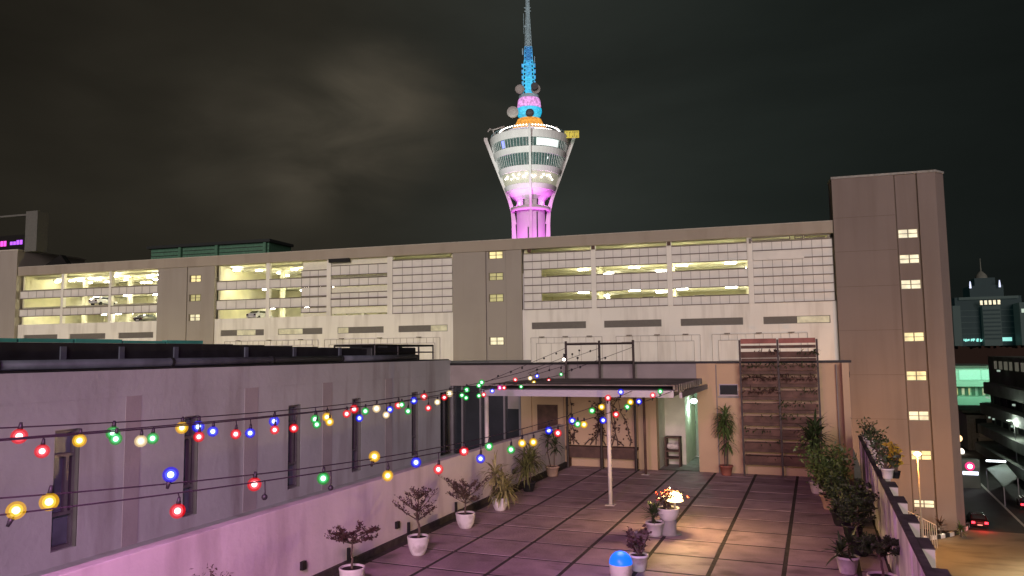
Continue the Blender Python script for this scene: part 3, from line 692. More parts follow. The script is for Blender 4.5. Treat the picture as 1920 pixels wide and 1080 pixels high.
for k in range(n_): y0 = -6+25*k/n_; y1 = -6+25*(k+1)/n_; w.box(LX-.75, LX-.62, y0, y1, 3.13, upz(y0))
w.build('upstand', 'darkroof', RF)
for y0, y1 in ((-6, 7.05), (7.1, 15.4), (15.45, 19.2)): MB().tube([(LX-.14, y0, 3.215), (LX-.14, y1, 3.215)], .075, 12).build('gutter', 'gutter', RF, True)
w = MB()
for Y in (7.07, 10.2, 12.9, 15.42): w.tube([(LX-.14, Y-.03, 3.215), (LX-.14, Y+.03, 3.215)], .088, 12)
w.build('gutter_bracket', 'darkroof', RF)
w = MB()
for Y in (8.4, 9.5, 10.7, 12.6, 14.2, 16.): w.box(LX-.62, LX-.59, Y, Y+.10, 3.14, 3.5)
w.build('rib', 'gutter', RF)
gsh = MB(); rr = random.Random(11); Y = 4.
while Y < 11.2:
    gsh.box(LX-.78, LX-.66, Y, Y+.9, 3.565, 3.62+rr.uniform(-.02, .03)); Y += .94
tag(gsh.build('green_sheet', 'greensheet'), 'row of teal green plastic sheets along the top of the black roof', 'roof sheet')
# air conditioners on that roof near the corner
def ac(loc, rz, label):
    t = thing('air_conditioner', label, 'air conditioner', loc, rz, 'air conditioners on the dark roof')
    MB().box(-.45, .45, -.2, .2, .06, .42).build('casing', 'darkroof', t, bevel=.02)
    f = MB(); 
    for k in range(3): f.lathe([(.05+.05*k, 0), (.06+.05*k, .01)], 16)
    o = f.build('fan_grille', 'gutter', t); o.location = (-.12, -.205, .24); o.rotation_euler = (PI/2, 0, 0)
    for x in (-.35, .35): MB().box(x-.03, x+.03, -.18, .18, 0, .06).build('foot', 'black', t)
    return t
for (px, lb) in ((683, 'leftmost black air conditioner on the dark roof, standing alone'), (730, 'black air conditioner just left of the roof cage')):
    q = atX(px, 668, LX-1.3); ac((q.x, q.y, 3.14), -PI/2, lb)
cg = thing('roof_cage', 'black steel cage around plant at the corner of the dark roof', 'cage', (LX-1.6, 17.2, 3.14))
w = MB()
for x in (0, 1.3):
    for y in (0, 1.2, 2.4, 3.3): w.tube([(x, y, 0), (x, y, .42)], .025, 5)
    w.tube([(x, 0, .42), (x, 3.3, .42)], .03, 5); w.tube([(x, 0, .22), (x, 3.3, .22)], .02, 5)
for y in (0, 3.3): w.tube([(0, y, .42), (1.3, y, .42)], .03, 5)
w.build('frame', 'black', cg); MB().box(.15, 1.15, .1, 2.5, .04, .36).build('plant_box', 'darkroof', cg, bevel=.03)
# end wall building --------------------------------------------------
EW = thing('end_wall_building', 'cream single storey building with doorway at the far end of the terrace', 'building', (0, 0, 0))
def xe(px): return atY(px, 780, EY).x
dx0, dx1 = xe(1232), xe(1309)
zt = 3.0
w = MB(); w.box(xe(977), xe(1198), EY, EY+.2, -.03, 2.3)   # behind vine panels
w.box(xe(1198), dx0, EY-.12, EY+.2, -.03, 2.3)
w.box(dx1, xe(1345), EY-.06, EY+.2, -.03, zt-.06); w.box(xe(1345), xe(1389), EY, EY+.2, -.03, 2.06); w.box(xe(1345), xe(1350), EY, EY+.2, 2.06, 2.38); w.box(xe(1386), xe(1389), EY, EY+.2, 2.06, 2.38); w.box(xe(1345), xe(1389), EY, EY+.2, 2.38, zt-.06)
w.box(xe(1389), .62, EY, EY+.2, -.03, zt-.06); w.build('wall', 'endwall', EW)
w = MB(); w.box(LX, dx1, EY-.02, EY+.2, 2.3, zt-.06); w.build('upper_wall', 'endgrey', EW)
MB().box(.60, .76, EY-.35, EY+.2, -.25, zt-.06).build('corner_pillar', 'endwall', EW)
MB().box(LX-.1, .84, EY-.06, EY+.3, zt-.06, zt).build('coping', 'black', EW)
MB().box(LX-.1, .80, EY+.3, EY+5.5, 2.55, 2.7).build('roof', 'darkroof', EW)
# room behind the doorway
w = MB(); w.box(dx0-.1, dx0, EY+.2, EY+3.2, -.03, 2.5); w.box(dx1+.02, dx1+.1, EY+.2, EY+3.2, -.03, 2.5); w.box(dx0, dx1+.02, EY+3.2, EY+3.3, -.03, 2.5); w.box(dx0, dx1+.02, EY+.2, EY+3.2, 2.4, 2.5)
xm = dx0+(dx1-dx0)*.52; w.box(dx0, xm, EY+1.15, EY+1.25, -.03, 2.4); w.box(xm-.06, xm, EY+1.25, EY+3.2, -.03, 2.4)
w.build('room_wall', mat('room_wall', (.60, .58, .48), .8), EW); 
MB().box(dx0, dx1, EY, EY+3.2, -.05, -.005).build('room_floor', 'concrete', EW)
d = MB().box(dx1-.62, dx1-.05, EY+3.12, EY+3.19, 0.02, 2.05).build('door', mat('door_green', (.38, .46, .38), .5), EW); MB().box(dx1-.56, dx1-.52, EY+3.06, EY+3.12, 1.0, 1.08).build('handle', 'alu', d)
MB().box(dx1-.60, dx1-.06, EY+2.9, EY+3.1, -.004, .02).build('threshold', 'kerb_w', EW)
lq = atY(1301, 752, EY+1.9); rl = MB().ball((0, 0, 0), .10, 14, 10, .75).build('wall_lamp', 'coolw', EW, True, lq)
lamp('room_light', 'POINT', (lq.x-.1, lq.y-.1, lq.z-.25), (.62, 1, .80), 22, shadow_soft_size=.1)
# shoe rack inside
sr = thing('shoe_rack', 'low brown two shelf rack with bundles inside the doorway', 'rack', ((dx0+xm)/2, EY+.75, 0))
hw = (xm-dx0)/2-.08
for z in (.22, .42, .80): MB().box(-hw, hw, -.17, .17, z, z+.04).build('shelf', 'wooddk', sr)
for x in (-hw, hw-.04): MB().box(x, x+.04, -.171, .171, 0, .84).build('side_board', 'wooddk', sr)
bn = MB(); rr = random.Random(4)
for k in range(5): bn.ball((-hw+.12+k*(2*hw-.2)/4.6, 0, .56), .10, 10, 6, .9)
tag(bn.build('cloth_bundles', mat('cloth', (.6, .55, .5), .9, var=.4, nscale=12), None), 'pale cloth bundles lying on the shoe rack', 'bundle').location = sr.location
# small window
o = MB().box(xe(1350), xe(1386), EY+.05, EY+.08, 2.06, 2.38).build('window', 'alu', EW); MB().box(xe(1351.5), xe(1384.5), EY+.03, EY+.048, 2.09, 2.35).build('pane', 'glass_d', o)
MB().box(xe(1348), xe(1388), EY-.04, EY+.02, 2.01, 2.055).build('sill', 'concrete', o)
for x in (xe(1346), xe(1572)): MB().tube([(x, EY-.08, 0), (x, EY-.08, zt-.1)], .015, 6).build('downpipe', 'endgrey', EW)
# glazed doors at left of the end wall
gd = MB(); xg = [LX+.05, xe(866), xe(900), xe(945), xe(977)-.05]
for x in xg: gd.box(x-.03, x+.03, EY+.02, EY+.12, -.03, 2.3)
o = gd.build('glazed_door', 'alu', EW); MB().box(LX, xe(977), EY+.13, EY+.15, -.03, 2.3).build('pane', 'glass_d', o)
MB().box(xe(950), xe(974), EY+.10, EY+.125, 1.6, 2.25).build('door_blind', 'endgrey', o)
w = MB(); w.box(xe(1008), xe(1046), EY-.03, EY, .0, 1.75); w.build('side_door', 'wooddk', EW)
for a in (990, 1050, 1200): MB().box(xe(a), xe(a+8), EY-.06, EY, 0, 2.3).build('pilaster', 'endwall', EW)
# dark ledge under the vines
lg = thing('bench_ledge', 'long dark wooden ledge below the vine panels on the end wall', 'ledge', (0, 0, 0))
MB().box(xe(1066), xe(1196), EY-.35, EY-.02, .52, .60).build('top', 'wooddk', lg); MB().box(xe(1068), xe(1194), EY-.30, EY-.22, .28, .52).build('front_board', 'wooddk', lg)
for a in (1068, 1128, 1192): MB().box(xe(a), xe(a)+.05, EY-.30, EY-.05, 0, .279).build('leg', 'wooddk', lg)
def curve(p0, n, step, rnd, bias):
    pts = [V(p0)]; d = V(bias)
    for k in range(n): d = (d+V((rnd.gauss(0, .35), 0, rnd.gauss(0, .3)))).normalized(); pts.append(pts[-1]+d*step)
    return pts
for i, (a, b, lb) in enumerate(((1070, 1122, 'bare climbing vine on the left cream wall panel behind the posts'), (1130, 1186, 'bare climbing vine on the right cream wall panel behind the white post'))):
    vn = thing('climbing_vine', lb, 'vine', (0, 0, 0), 0, 'climbing vines on the end wall'); rr = random.Random(20+i); st = MB(); lf = MB()
    for k in range(5):
        x = xe(a+(b-a)*(k+.5)/5); pts = curve((x, EY-.03, .62), 9, .17, rr, (rr.uniform(-.3, .3), 0, 1)); pts = [V((min(max(p.x, xe(a)), xe(b)), EY-.03-.02*rr.random(), min(p.z, 2.2))) for p in pts]
        st.tube(pts, [.02-.0015*j for j in range(10)], 5)
        for p in pts[1:]:
            if rr.random() < .75:
                for q in range(6): lf.leaf(p+V((rr.gauss(0, .05), -.02, rr.gauss(0, .05))), .1, .05, rr)
    st.build('stem', 'bark', vn); lf.build('foliage', 'leafbr', vn)
# steel frame standing in front of the end wall
fr = thing('steel_frame', 'tall dark steel frame of three posts rising above the end wall', 'frame', (0, 0, 0)); FY = EY-.45
fx = [atY(p, 760, FY).x for p in (1063, 1126, 1190)]
for x in fx: MB().tube([(x, FY, 0), (x, FY, 3.62)], .035, 8).build('post', 'steel', fr)
g = MB(); g.tube([(fx[0], FY, 3.53), (fx[2], FY, 3.53)], .03, 8); g.tube([(fx[0], FY, 3.02), (fx[2], FY, 3.02)], .02, 6); g.build('top_rail', 'steel', fr)
MB().tube([(fx[0], FY, 2.52), (fx[2], FY, 2.52)], .025, 6).build('cross_rail', 'steel', fr)
# canopy
CN = thing('canopy', 'flat sheet roofed canopy on slim posts in front of the end wall', 'canopy', (0, 0, 0))
q0 = atZ(1264, 742, 2.33); CX1 = q0.x; CY0 = q0.y; CX0 = atY(905, 740, CY0).x; CY1 = EY-.62
cs = MB(); n = 90; 
for k in range(n):
    xa = CX0+(CX1+.0-CX0)*k/n; xb = CX0+(CX1-CX0)*(k+1)/n; za = .012*math.cos(k*PI); zb = -za
    cs.quad((xa, CY0, 2.42+za), (xb, CY0, 2.42+zb), (xb, CY1, 2.50+zb), (xa, CY1, 2.50+za))
cs.build('roof_sheet', 'roofpoly', CN)
tp = MB().box(CX0, CX1, CY0+.1, CY1, 2.53, 2.555)
tp.build('roof_topping', 'roofrust', CN)
MB().box(CX0, CX1, CY0-.06, CY0, 2.29, 2.44).build('fascia', 'fascia', CN)
ed = MB(); k = 0; y_ = CY0
while y_ < CY1-.15:
    ed.box(CX1-.02, CX1+.03+.03*(k % 2), y_, y_+.14, 2.45-.04*(k % 2), 2.56); y_ += .15; k += 1
ed.build('edge_trim', 'roofrust', CN)
bm_ = MB()
for x in (CX0+.1, CX0+1.6, CX0+3.2, CX0+4.7, CX1-.15): bm_.box(x-.03, x+.03, CY0, CY1, 2.28, 2.40)
for y_ in (CY0+1.4, CY1-.4): bm_.box(CX0, CX1, y_-.03, y_+.03, 2.30, 2.38)
bm_.build('beam', 'alu', CN)
pA = atZ(1145, 947, 0); pB = atZ(1211, 890, 0); pC = atY(913, 830, pA.y)
for p, mm, r in ((pA, 'post_w', .045), (V((pC.x, pA.y, 0)), 'post_w', .05), (pB, 'wood', .035)):
    o = MB().tube([(p.x, p.y, .0), (p.x, p.y, 2.3)], r, 10).build('post', mm, CN, True); MB().box(p.x-.1, p.x+.1, p.y-.1, p.y+.1, .003, .015).build('base_plate', 'post_w', o)
# planter rack
rk0, rk1 = xe(1390), xe(1534); RYF = EY-.38
PRK = thing('planter_rack', 'tall steel rack of brown wooden planter troughs against the end wall', 'rack', (0, 0, 0))
rx0, rx1 = atY(1391, 760, RYF).x, atY(1537, 760, RYF).x; rxm = (rx0+rx1)/2
for x in (rx0, rxm, rx1):
    o = MB().box(x-.025, x+.025, RYF-.02, RYF+.03, 0, 3.56).build('post', 'steel', PRK)
MB().box(rx0-.02, rx1+.02, RYF+.28, RYF+.31, .28, .33).build('back_rail', 'steel', PRK)
rr = random.Random(31); TH = .338
for t in range(10):
    z = .38+TH*t
    for (a, b) in ((rx0+.03, rxm-.03), (rxm+.03, rx1-.03)):
        sag = rr.uniform(-.012, .012); h = .155
        g = MB(); g.box(a, b, RYF-.01, RYF+.012, z+sag, z+h+sag); g.box(a, b, RYF+.20, RYF+.22, z, z+h); g.box(a, b, RYF+.012, RYF+.20, z, z+.02); g.box(a, a+.02, RYF+.012, RYF+.20, z+.02, z+h); g.box(b-.02, b, RYF+.012, RYF+.20, z+.02, z+h)
        if t == 9: g = MB().box(a, b, RYF-.01, RYF+.012, z+.04, z+.17)
        o = g.build('trough', 'woodred' if t == 9 else 'wood', PRK)
        MB().box(a, b, RYF+.02, RYF+.055, z-.09, z-.01).build('trough_shade', 'wooddk', PRK)  # dark strip painted in for the shade below each trough
        if t < 9:
            MB().box(a+.03, b-.03, RYF+.02, RYF+.19, z+.10, z+.13).build('soil', 'soil', o)
            dens = rr.choice((12, 40, 80, 200)) if t not in (8, 7) else (120 if (t == 7) else 70)
            lf = MB()
            cxp = rr.uniform(a, b)
            for k in range(dens):
                x = min(max(rr.gauss(cxp, .25), a+.03), b-.03) if dens < 100 else rr.uniform(a+.02, b-.02)
                lf.blade((x, RYF+rr.uniform(.03, .15), z+.12), (rr.gauss(0, .6), rr.gauss(-.5, .5), rr.uniform(.3, 1)), rr.uniform(.10, .24), .03, 1.9, 3)
            lf.build('creeping_plant', 'leafdk' if rr.random() < .7 else 'leafbr', o)
# right parapet: precast boards and outward fins
M['dkcap'] = mat('cap_stained', (.10, .09, .085), .85, var=.4, nscale=6)
M['boards'] = mat('board_concrete', (.64, .61, .57), .85, var=.2, nscale=3, bump=.3, stain=((.16, .14, .13), (3, 3, .5), .5, .7, .6), island=.25)
RP_ = thing('right_parapet', 'grey precast board parapet with outward ledges along the right terrace edge', 'wall', (0, 0, 0))
w = MB(); rr = random.Random(8); y_ = -4.
while y_ < EY-.6:
    wd2 = .46; dx = rr.choice((0, .012, .03)); w.box(RX+dx, RX+.06, y_+.012, y_+wd2-.012, -.25, 1.13); y_ += wd2
w.box(RX+.05, RX+.07, -4, EY-.5, -.25, 1.12); w.build('boards', 'boards', RP_)
MB().box(RX-.004, RX+.074, -4, EY-.5, 1.13, 1.145).build('coping', 'dkcap', RP_)
MB().box(RX-.008, RX-.004, -4, EY-.5, 1.11, 1.143).build('coping_edge', 'joint', RP_)
for Y in [5.45+1.3*k for k in range(11)]:
    o = MB().box(RX+.075, RX+.21, Y, Y+.5, -2.6, 1.12).build('ledge_box', 'concrete_l', RP_); MB().box(RX+.078, RX+.215, Y-.008, Y+.505, 1.12, 1.13).build('ledge_cap', 'dkcap', o)
# ================================================================== POTTED PLANTS
def pot(parent, r, h, m, rim=True, n=20):
    prof = [(.01, 0), (r*.68, 0), (r*.74, h*.1), (r*.97, h*.85), (r*1.06, h*.86), (r*1.06, h), (r*.92, h), (r*.9, h*.88)]
    if m == 'pot_w' and r > .165: prof = [(.01, 0), (r*.60, 0), (r*.66, h*.05), (r*.86, h*.30), (r*1.0, h*.62), (r*1.04, h*.88), (r*1.07, h*.93), (r*1.06, h), (r*.96, h), (r*.92, h*.86)]
    o = MB().lathe(prof, n).build('pot', m, parent, True); 
    MB().lathe([(r*.92, h*.9), (.01, h*.92)], n).build('soil', 'soil', parent); return o
def dracaena(loc, label, r, h, potm, H, heads, nl, ln, lw, lm, seed, droop=1.0, spread=.12, cat='plant', name='potted_palm', lean=0):
    rr = random.Random(seed); t = thing(name, label, cat, loc); pot(t, r, h, potm)
    tr = MB(); lf = MB()
    for k in range(heads):
        a = 2*PI*k/heads+rr.random(); s_ = spread*rr.uniform(.3, 1); zt_ = h*.9+(H-h)*rr.uniform(.35, .95) if heads > 1 else H
        b = V((math.cos(a)*r*.25, math.sin(a)*r*.25, h*.88)); e = V((math.cos(a)*s_+lean, math.sin(a)*s_, zt_)); mpt = (b+e)/2+V((rr.gauss(0, .02), rr.gauss(0, .02), 0))
        tr.tube([b, mpt, e], [.018, .015, .012], 6)
        for j in range(nl):
            f_ = j/nl; el = 1.25-1.5*f_+rr.gauss(0, .15); az = j*2.4+rr.gauss(0, .3)
            d = V((math.cos(az)*math.cos(el), math.sin(az)*math.cos(el), math.sin(el)))
            lf.blade(e+V((0, 0, -.18*f_*(H-h))), d, ln*rr.uniform(.7, 1.1), lw, droop*rr.uniform(.6, 1.3), 4)
    tr.build('stem', 'bark', t); lf.build('foliage', lm, t); return t
def bonsai(loc, label, r, h, potm, tiers, seed, lm='leafrd', trunk=.02, wild=0., dens=1.):
    rr = random.Random(seed); t = thing('potted_tree', label, 'plant', loc); pot(t, r, h, potm); tr = MB(); lf = MB()
    top = max(z for z, _ in tiers); pts = [V((0, 0, h*.85))]; n = 6
    for k in range(1, n+1): pts.append(V((rr.gauss(0, .015), rr.gauss(0, .015), h*.85+(top-h*.85)*k/n)))
    tr.tube(pts, [trunk*(1-.6*k/n) for k in range(n+1)], 7)
    for z, rad in tiers:
        nb = 7
        for k in range(nb):
            a = 2*PI*k/nb+rr.gauss(0, .3); L_ = rad*rr.uniform(.6, 1.05)
            rise = L_*rr.uniform(.12, .4)+wild*L_*rr.uniform(0, 1.2)
            p = [V((0, 0, z-.03)), V((math.cos(a)*L_*.5, math.sin(a)*L_*.5, z+rise*.35)), V((math.cos(a)*L_, math.sin(a)*L_, z+rise))]
            tr.tube(p, [trunk*.45, trunk*.3, trunk*.12], 5)
            for q in range(3):
                f_ = rr.uniform(.3, .95); b0 = p[0].lerp(p[2], f_); a2 = a+rr.choice((-1, 1))*rr.uniform(.4, .9); l2 = L_*rr.uniform(.2, .4)
                e = b0+V((math.cos(a2)*l2, math.sin(a2)*l2, l2*rr.uniform(.0, .5)+wild*l2)); tr.tube([b0, e], [trunk*.22, trunk*.08], 4)
                for j in range(int(9*dens)): lf.leaf(b0.lerp(e, rr.random())+V((rr.gauss(0, .012), rr.gauss(0, .012), rr.gauss(.01, .01))), .04, .022, rr, .5)
            for j in range(int(12*dens)): lf.leaf(p[1].lerp(p[2], rr.random()*1.05)+V((rr.gauss(0, .015), rr.gauss(0, .015), rr.gauss(.01, .012))), .045, .024, rr, .5)
    tr.build('trunk', 'bark', t); lf.build('foliage', lm, t); return t
def bush(loc, label, r, h, potm, H, rad, n, lm, seed, ll=.08, lw=.05, flat=1., name='potted_bush', ns=9, cat='plant'):
    rr = random.Random(seed); t = thing(name, label, cat, loc); pot(t, r, h, potm); tr = MB(); lf = MB()
    for k in range(ns):
        a = rr.random()*6.28; e = V((math.cos(a)*rad*rr.uniform(.2, .85), math.sin(a)*rad*rr.uniform(.2, .85), h+(H-h)*rr.uniform(.45, 1)))
        b = V((rr.gauss(0, .02), rr.gauss(0, .02), h*.88)); mpt = (b+e)/2+V((rr.gauss(0, .04), rr.gauss(0, .04), .03)); tr.tube([b, mpt, e], [.014, .010, .004], 5)
        for j in range(n//ns):
            f_ = rr.uniform(.25, 1.05); p = b.lerp(mpt, f_*2) if f_ < .5 else mpt.lerp(e, f_*2-1)
            lf.leaf(p+V((rr.gauss(0, rad*.16), rr.gauss(0, rad*.16), rr.gauss(0, rad*.12*flat))), ll*rr.uniform(.6, 1.2), lw*rr.uniform(.7, 1.1), rr, .3)
    tr.build('stem', 'bark', t); lf.build('foliage', lm, t); return t
def P0(px, py): q = atZ(px, py, 0); q.z = 0.004; return q
# along the left parapet
p = P0(470, 1150); bush((-6.45, 6.75, .004), 'brown twiggy shrub nearest the camera, only its top showing over the bottom edge', .17, .3, 'pot_w', .86, .36, 700, 'leafbr', 41, .05, .02, ns=24)
bonsai((P0(660, 1100).x, P0(660, 1100).y, .004), 'flat topped little tree in white pot second from the camera by the magenta parapet', .175, .27, 'pot_w', [(.62, .42), (.70, .44)], 42, 'leafrd', .02, -.12, 2.2)
bonsai(P0(784, 1040), 'open branched small tree in round white pot third from the camera by the parapet', .17, .30, 'pot_w', [(.58, .42), (.72, .36), (.92, .22)], 43, 'leafrd', .024, .35, .9)
bonsai(P0(873, 990), 'fine twiggy tree in plain white pot between the bare tree and the straw palm', .18, .28, 'pot_w', [(.48, .34), (.58, .42), (.70, .36)], 44, 'leafbr', .018, .45, 1.6)
dracaena(P0(938, 957), 'straw green spiky palm in a tapered white pot on the terrace', .17, .27, 'pot_w', .86, 4, 46, .46, .042, 'leafyl', 45, 1.8, .18)
dracaena(P0(991, 921), 'green spiky palm in a black pot farther along the parapet', .17, .22, 'pot_k', 1.02, 4, 46, .50, .040, 'leafmix', 46, 1.7, .20)
dracaena(P0(1036, 893), 'dark drooping palm in a red clay pot by the corner of the end wall', .18, .26, 'pot_c', 1.28, 2, 30, .42, .045, 'leafdk', 47, 1.4, .14)
# centre group
Pw = P0(1255, 982); 
def gpos(px, py): return P0(px, py)
pt = thing('flower_pot_stand', 'upturned pale pot used as a stand under the red flower pot', 'stand', P0(1254, 1003))
MB().lathe([(.01, .0), (.15, 0), (.15, .03), (.115, .26), (.01, .26)], 20).build('pot_body', 'concrete', pt, True)
fp_ = pt.location+V((0, 0, .26))
fb = bush(fp_, 'red flowering plant in a white bowl beside the glowing warm lamp', .19, .22, 'pot_w', .52, .24, 260, 'leafbr', 50, .07, .05)
rr = random.Random(51)
for k in range(14):
    lf = MB()
    c = V((rr.gauss(-.02, .15), rr.gauss(-.02, .12), .40+rr.uniform(-.05, .12)))
    for j in range(6): lf.leaf(c, .045, .04, rr, .2)
    lf.build('flower', 'flower', fb)
gl = thing('glowing_lamp', 'warm glowing globe lamp on a pole behind the red flowers', 'lamp', P0(1267, 1003))
MB().tube([(0, 0, 0), (0, 0, .60)], .02, 8).build('pole', 'alu', gl); MB().lathe([(.01, 0), (.11, 0), (.11, .02), (.01, .02)], 20).build('base', 'alu', gl)
MB().lathe([(.15, .60)]+[(.15*math.cos(a*PI/16), .60+.15*math.sin(a*PI/16)) for a in range(1, 8)]+[(.001, .75)], 24).build('globe', 'dome_w', gl, True)
lamp('globe_light', 'POINT', gl.location+V((.02, .0, .86)), (1, .66, .26), 165, shadow_soft_size=.10)
dracaena(P0(1228, 1005), 'dark green upright spiky plant in white pot left of the red flower pot', .16, .25, 'pot_w', .46, 2, 26, .30, .03, 'leafdk', 52, .5, .07)
bush(P0(1198, 1070), 'maroon leaved plant in a small white pot behind the blue dome lamp', .14, .24, 'pot_w', .62, .20, 230, 'leafrd', 53, .075, .05)
bd_ = thing('blue_dome_lamp', 'blue glowing dome lamp on a white cylinder at the bottom of the picture', 'lamp', P0(1165, 1100))
MB().lathe([(.01, 0), (.13, 0), (.165, .30), (.165, .315), (.01, .315)], 28).build('white_base', 'pot_w', bd_, True)
MB().lathe([(.165*math.cos(a*PI/20), .318+.165*math.sin(a*PI/20)) for a in range(0, 10)]+[(.001, .483)], 28).build('dome', 'dome_b', bd_, True)
lamp('dome_light', 'POINT', bd_.location+V((0, 0, .62)), (.3, .25, 1), 12, shadow_soft_size=.12)
# tall drooping plant at the end wall
dp = dracaena((atY(1362, 880, EY-.45).x, EY-.45, .004), 'tall drooping green plant in red pot between small window and planter rack', .17, .26, 'pot_r', 1.75, 5, 46, .42, .04, 'leaf', 60, 2.2, .07)
# right row of plants
rowp = [
 (dracaena, (1532, 925, .15), dict(r=.16, h=.26, potm='pot_w', H=1.6, heads=4, nl=34, ln=.50, lw=.06, lm='leafdk', seed=61, droop=1.2, spread=.12), 'tall dark strap leaved plant in a white pot next to the planter rack'),
 (bush, (1560, 955, .2), dict(r=.22, h=.30, potm='pot_c', H=1.35, rad=.60, n=2600, lm='leaf', seed=62, ll=.10, lw=.05, ns=16), 'large bushy green plant in the clay coloured pot of the right row'),
 (bush, (1580, 985, .2), dict(r=.2, h=.26, potm='pot_k', H=1.0, rad=.5, n=1500, lm='leafdk', seed=63, ll=.09, lw=.05, ns=12), 'dark bushy plant in a black pot just in front of the clay pot'),
 (bonsai, (1612, 1040, .2), dict(r=.18, h=.26, potm='pot_k', tiers=[(.5, .34), (.66, .36), (.8, .3)], seed=64, lm='leafdk', dens=4), 'layered dark small tree in black pot near the right parapet'),
 (bush, (1552, 938, .2), dict(r=.17, h=.25, potm='pot_w', H=.95, rad=.42, n=900, lm='leafmix', seed=67, ll=.12, lw=.04, ns=14), 'olive green arching plant between the strap leaved plant and the clay pot'),
 (bush, (1600, 1010, .2), dict(r=.17, h=.24, potm='pot_k', H=.85, rad=.42, n=900, lm='leafdk', seed=68, ll=.09, lw=.05, ns=14), 'low dark shrub behind the layered small tree by the right parapet'),
 (dracaena, (1590, 1075, .2), dict(r=.16, h=.25, potm='pot_w', H=.5, heads=2, nl=22, ln=.3, lw=.05, lm='leafdk', seed=65, droop=.9), 'low dark plant in a white pot at the foot of the layered tree'),
 (bonsai, (1665, 1120, .2), dict(r=.18, h=.28, potm='pot_w', tiers=[(.55, .34), (.66, .38)], seed=66, lm='leafdk', dens=5), 'flat dark tree in mottled white pot at the bottom right of the terrace'),
]
for fn, (px, py, _), kw, lb in rowp:
    q = P0(px, py); q.x = min(q.x, RX-.2); fn(q, lb, **kw)
# small white pots hung on the far right wall + their shrubs
dk = [(1594, 815, 790), (1603, 828, 812), (1611, 842, 835), (1618, 856, 855), (1630, 876, 872)]
ords = ['farthest', 'second farthest', 'middle', 'second nearest', 'nearest']
for i, (px, py, _) in enumerate(dk):
    Yp_ = 19.3-i*1.35; q = atY(px, py+10, Yp_); xx = RX+.12
    bush((xx, Yp_, 1.152), ords[i]+' of five small white pots of dark shrub along the right parapet top', .10, .17, 'pot_w', .50, .30, 90, 'leafdk', 70+i, .10, .045, ns=7, cat='plant')
bush((RX+.25, 14.05, 1.14), 'plant with yellow light painted into its leaves on the outer ledge of the right parapet', .08, .12, 'pot_k', .62, .15, 200, 'leaflit', 79, .09, .06)
# ================================================================== FAIRY LIGHTS
cols = {'R': (1, .0, .06), 'G': (.0, .62, .16), 'B': (.01, .03, 1), 'Y': (1, .70, .0), 'W': (1, .85, .6), 'M': (1, .05, .6)}
core = {'R': (1, .62, .62), 'G': (.55, 1, .72), 'B': (.6, .75, 1), 'Y': (1, .9, .45), 'W': (1, .92, .72), 'M': (1, .7, .9)}
nm = {'R': 'red glowing bulb', 'G': 'green glowing bulb', 'B': 'blue glowing bulb', 'Y': 'yellow glowing bulb', 'W': 'warm white glowing bulb', 'M': 'pink glowing bulb', 'X': 'unlit bulb'}
def shell(name, c, st, fac_):
    m_ = bpy.data.materials.new(name); m_.use_nodes = True; t = m_.node_tree; t.nodes.clear()
    o_ = t.nodes.new('ShaderNodeOutputMaterial'); mx = t.nodes.new('ShaderNodeMixShader'); tr_ = t.nodes.new('ShaderNodeBsdfTransparent'); em = t.nodes.new('ShaderNodeEmission')
    em.inputs[0].default_value = (*c, 1); em.inputs[1].default_value = st; mx.inputs[0].default_value = fac_
    t.links.new(tr_.outputs[0], mx.inputs[1]); t.links.new(em.outputs[0], mx.inputs[2]); t.links.new(mx.outputs[0], o_.inputs[0]); return m_
for k, c in cols.items():
    M['bg'+k] = shell('bulb_glass_'+k, [x*x for x in c], 1.0, .40); M['bm'+k] = shell('bulb_inner_'+k, [.75*a+.25*b for a, b in zip(c, core[k])], 1.5, .5)
    M['bc'+k] = emis('bulb_core_'+k, core[k], 9)
BR = .067
proto = {}
def rawmesh(name, mb, m, smooth=True):
    me = bpy.data.meshes.new(name); me.from_pydata(mb.v, [], mb.f); me.materials.append(m)
    for f_ in me.polygons: f_.use_smooth = smooth
    return me
def bulb(parent, p, k, s_=1., ax=V((0, 0, -1))):
    """p: centre of the glass; ax: from the socket towards the glass"""
    if k not in proto:
        a = MB().tube([(0, 0, BR*.85+.065), (0, 0, BR*.85+.03), (0, 0, BR*.85)], [.012, .018, .022], 8)
        proto[k] = (rawmesh('socket', a, M['socket']), rawmesh('bulb', MB().ball((0, 0, 0), BR, 18, 12), M['bg'+k] if k != 'X' else M['socket']),
                    rawmesh('inner_glass', MB().ball((0, 0, 0), BR*.70, 14, 10), M['bm'+k]) if k != 'X' else None, rawmesh('filament', MB().ball((0, 0, 0), BR*.42, 12, 8), M['bc'+k]) if k != 'X' else None)
    pr = proto[k]
    b = bpy.data.objects.new('bulb', pr[1]); COL.objects.link(b); b.parent = parent; b.location = p; b.scale = (s_, s_, s_); b['label'] = nm[k]
    b.rotation_euler = (-ax).to_track_quat('Z', 'Y').to_euler()
    for nme, me in zip(('socket', 'inner_glass', 'filament'), (pr[0], pr[2], pr[3])):
        if me: c_ = bpy.data.objects.new(nme, me); COL.objects.link(c_); c_.parent = b
